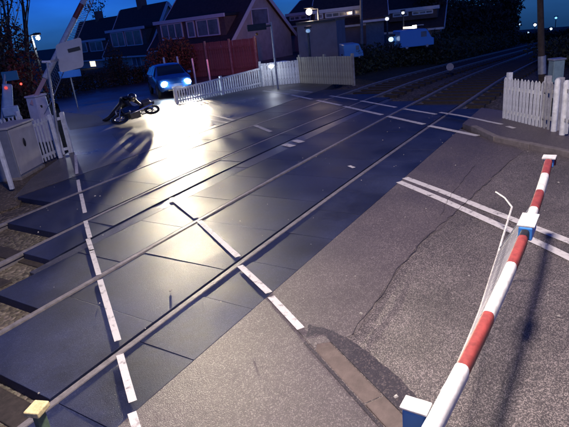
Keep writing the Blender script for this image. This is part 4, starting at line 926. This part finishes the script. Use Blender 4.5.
# mid wall / hedge run hiding house bases on the right
def wallseg(name, a, b, h, m, label, cat, th=.2, zb=None):
    A = Vector((a.x, a.y, 0)); B = Vector((b.x, b.y, 0)); z = -.3 if zb is None else zb
    o = build(name, MB().beam(A+Vector((0, 0, z+h/2)), B+Vector((0, 0, z+h/2)), th, h), m); return tag(o, label, cat)
gw = atd(303, 30, 31); gw2 = atd(341, 30, 30.5)
gar = empty('garage', Vector((gw.x, gw.y, -.3)), 'plain mauve rendered garage block below the window band house', 'garage')
Hh = zat(322, 22, 31)+.3
build('wall', MB().beam(Vector((gw.x, gw.y, -.3+Hh/2)), Vector((gw2.x, gw2.y, -.3+Hh/2)), 2.5, Hh), RENDERM, gar)
build('roof', MB().beam(Vector((gw.x, gw.y, -.3+Hh+.06)), Vector((gw2.x, gw2.y, -.3+Hh+.06)), 2.8, .12), DARKM, gar)
build('door', MB().beam(Vector((gw.x, gw.y, .6))+(gw2-gw).normalized()*.3-Vector((fw.x, fw.y, 0)).normalized()*1.26, Vector((gw.x, gw.y, .6))+(gw2-gw).normalized()*1.4-Vector((fw.x, fw.y, 0)).normalized()*1.26, .03, 1.7), mat('garage_door', (.13, .11, .12), .7), gar)

# ------------------------------------------------------------------ trees and hedges
def leaf_cloud(mb, c, rad, n, size, rnd, hollow=.35):
    for _ in range(n):
        while True:
            p = Vector((rnd.uniform(-1, 1), rnd.uniform(-1, 1), rnd.uniform(-1, 1)))
            if hollow < p.length < 1: break
        q = Vector((p.x*rad[0], p.y*rad[1], p.z*rad[2]))+c
        a = Vector((rnd.uniform(-1, 1), rnd.uniform(-1, 1), rnd.uniform(-1, 1))).normalized(); b = a.cross(Vector((rnd.uniform(-1, 1), rnd.uniform(-1, 1), rnd.uniform(-1, 1)))).normalized(); s = size*rnd.uniform(.5, 1.4)
        mb.add([q-a*s-b*s*.3, q+a*s*.1+b*s*.6, q+a*s, q-b*s*.5], [(0, 1, 2, 3)])
def branches(mb, p, d, L, r, depth, rnd, tips, spread=.6, upb=.12):
    k = 4; pts = [p]; rr = [r]; q = p; dd = d.copy()
    for i in range(k):
        dd = (dd+Vector((rnd.uniform(-1, 1), rnd.uniform(-1, 1), rnd.uniform(-.6, 1)))*.13+Vector((0, 0, upb*.4))).normalized(); q = q+dd*L/k; pts.append(q); rr.append(r*(1-.55*(i+1)/k))
    mb.tube(pts, rr, 6 if r > .03 else 4, cap=False)
    if depth == 0: tips.append(q); return
    for i in range(rnd.choice((2, 3, 3)) if depth > 1 else 4):
        t = rnd.uniform(.35, 1); j = min(k, int(t*k)+1)
        nd = (dd+Vector((rnd.uniform(-1, 1), rnd.uniform(-1, 1), rnd.uniform(-.3, .9)))*spread).normalized()
        branches(mb, pts[j], nd, L*rnd.uniform(.55, .8), max(.006, rr[j]*.65), depth-1, rnd, tips, spread, upb)
    tips.append(q)
def tree(loc, h, stems, label, seed, depth=4, leaf=None, lsz=.08, ln=14, cr=.5, lean=.12, r0=.14, spread=.6, group='trees round the crossing', name='bare_tree', tmat=None):
    rnd = random.Random(seed); o = empty(name, loc, label, 'tree', group); mb = MB(); tips = []
    for s in range(stems):
        a = rnd.uniform(0, 6.28); d = Vector((math.cos(a)*lean, math.sin(a)*lean, 1)).normalized()
        branches(mb, Vector(loc)+Vector((math.cos(a), math.sin(a), 0))*(.18*stems if stems > 1 else 0)*rnd.uniform(.2, 1), d, h*rnd.uniform(.42, .55), r0*rnd.uniform(.7, 1.1), depth, rnd, tips, spread)
    build('trunk', mb, tmat or BARK, o, smooth=True)
    if leaf:
        mb = MB()
        for t_ in tips: leaf_cloud(mb, t_, (cr, cr, cr*.8), ln, lsz, rnd, 0)
        c_ = build('crown', mb, leaf, o)
    return o
def shrub(a, b, h, d, m, label, seed, n=2600, lsz=.07, name='hedge', cat='hedge'):
    """a foliage mass on twigs along a-b, uneven on top"""
    rnd = random.Random(seed); a = Vector((a.x, a.y, ground_z(a.x, a.y)-.25)); b = Vector((b.x, b.y, ground_z(b.x, b.y)-.25)); o = empty(name, a, label, cat)
    mb = MB(); L = (b-a).length; u = (b-a)/max(L, .01); v = Vector((-u.y, u.x, 0)); k = max(3, int(L/.7)); tw = MB()
    for i in range(k):
        t = (i+.5)/k; hh = h*rnd.uniform(.72, 1.08); c = a+u*L*t+v*rnd.uniform(-.2, .2)*d+Vector((0, 0, hh*.5))
        leaf_cloud(mb, c, (max(.6, L/k*.9), d*.6, hh*.5), n//k, lsz, rnd, .25)
        for j in range(4): tw.tube([Vector((c.x, c.y, a.z)), c+Vector((rnd.uniform(-.4, .4), rnd.uniform(-.4, .4), hh*rnd.uniform(.2, .5)))], [.03, .008], 4, cap=False)
    build('foliage', mb, m, o); build('twigs', tw, BARK, o)
    return o
lt_ = at(14, 150)+Vector((3.2, 5.4, 0)); lt_.z = -.2
tree(lt_, 7.5, 9, 'many stemmed tree glowing dull red at the left edge behind the fence', 3, depth=4, leaf=LEAFB, lsz=.06, ln=10, cr=.5, lean=.15, r0=.17, spread=.5)
lt2 = lt_+Vector((-.8, 2.2, 0)); tree(lt2, 8, 8, 'taller twiggy tree behind the red lit one at the left edge', 5, depth=4, leaf=LEAF, lsz=.07, ln=14, cr=.55, lean=.15, r0=.15)
shrub(at(-30, 142)+Vector((.5, 2.2, 0)), at(38, 120)+Vector((.2, 1.0, 0)), 1.5, .8, LEAFB, 'dark ivy and brambles behind the left picket fence', 11, n=5000, lsz=.05)
tr = atd(112, 45, 80); tree(Vector((tr.x, tr.y, -.9)), 11, 1, 'small bare tree rising behind the farthest dormer house', 8, depth=4, leaf=LEAF, lsz=.14, ln=5, cr=.6, r0=.2, spread=.7)
bs_ = atd(152, 72, 33); be_ = atd(192, 70, 32.6)
shrub(bs_, be_, 2.9, 1.6, LEAFO, 'rounded rust coloured bush behind the blue car', 21, n=5200, lsz=.07, name='bush', cat='bush')
shrub(atd(76, 80, 34), atd(112, 78, 34), 1.35, 1.2, LEAFB, 'low brown hedge across the far road left of the bushes', 22, n=3200, lsz=.06)
shrub(atd(113, 78, 34), atd(150, 76, 34), 1.7, 1.3, LEAF, 'dark green hedge in front of the middle dormer house', 23, n=3600, lsz=.06)
shrub(atd(112, 70, 37), atd(122, 70, 37), 3.0, 1.0, LEAF, 'upright dark green shrub beside the lit window', 24, n=1400, lsz=.07, name='bush', cat='bush')
shrub(atd(42, 80, 30), atd(76, 80, 34), 1.5, 1.2, LEAFB, 'scrubby hedge behind the raised barrier and the sign', 25, n=2600, lsz=.06)
shrub(atd(350, 64, 26.5), atd(440, 60, 33), 1.5, 1.4, LEAF, 'dark scrub on the bank right of the board fence', 26, n=6000, lsz=.08)
shrub(atd(425, 50, 40), atd(506, 36, 62), 1.9, 1.8, LEAF, 'dark hedge along the left of the receding railway', 27, n=7000, lsz=.11)
shrub(atd(506, 34, 66), atd(600, 30, 66), 1.5, 2.2, LEAF, 'distant low hedge under the row of distant lamps', 28, n=5000, lsz=.14)
shrub(atd(545, 62, 30), atd(620, 70, 22), 1.4, 1.8, LEAF, 'dark scrub behind the pale green trackside box', 29, n=5000, lsz=.08)
shrub(atd(-16, 100, 18.5), atd(36, 95, 19.5), 5.4, 1.8, LEAFB, 'tall ivy covered thicket glowing dull red at the left edge', 61, n=9000, lsz=.06, name='thicket', cat='bush')
shrub(atd(424, 45, 44), atd(470, 38, 52), 4.6, 2.6, LEAFB, 'tall brown thicket right of the blue van', 62, n=9000, lsz=.15, name='thicket', cat='bush')
shrub(atd(468, 38, 52), atd(511, 30, 62), 5.6, 2.6, LEAFB, 'tall brown thicket ending at the open sky by the railway', 63, n=9000, lsz=.17, name='thicket', cat='bush')
shrub(atd(436, 60, 31), atd(508, 43, 56), 1.5, 1.6, LEAF, 'low dark scrub on the slope beside the farther track', 64, n=8000, lsz=.09)
for i, (px, dd, hh, st, lb) in enumerate([(438, 46, 7.0, 2, 'broad brown leaved tree right of the blue van'), (458, 50, 8.5, 2, 'tall brown tree in the middle of the dark clump by the railway'), (482, 54, 8.0, 2, 'dark tree with a patch of sky beside it near the track'), (500, 60, 9.0, 2, 'last brown tree at the edge of the open sky on the right')]):
    p = atd(px, 40, dd); tree(Vector((p.x, p.y, ground_z(p.x, p.y)-.4)), hh, st, lb, 40+i, depth=4, leaf=LEAFB, lsz=.16, ln=20, cr=.75, r0=.16, lean=.18, spread=.75, name='brown_tree')
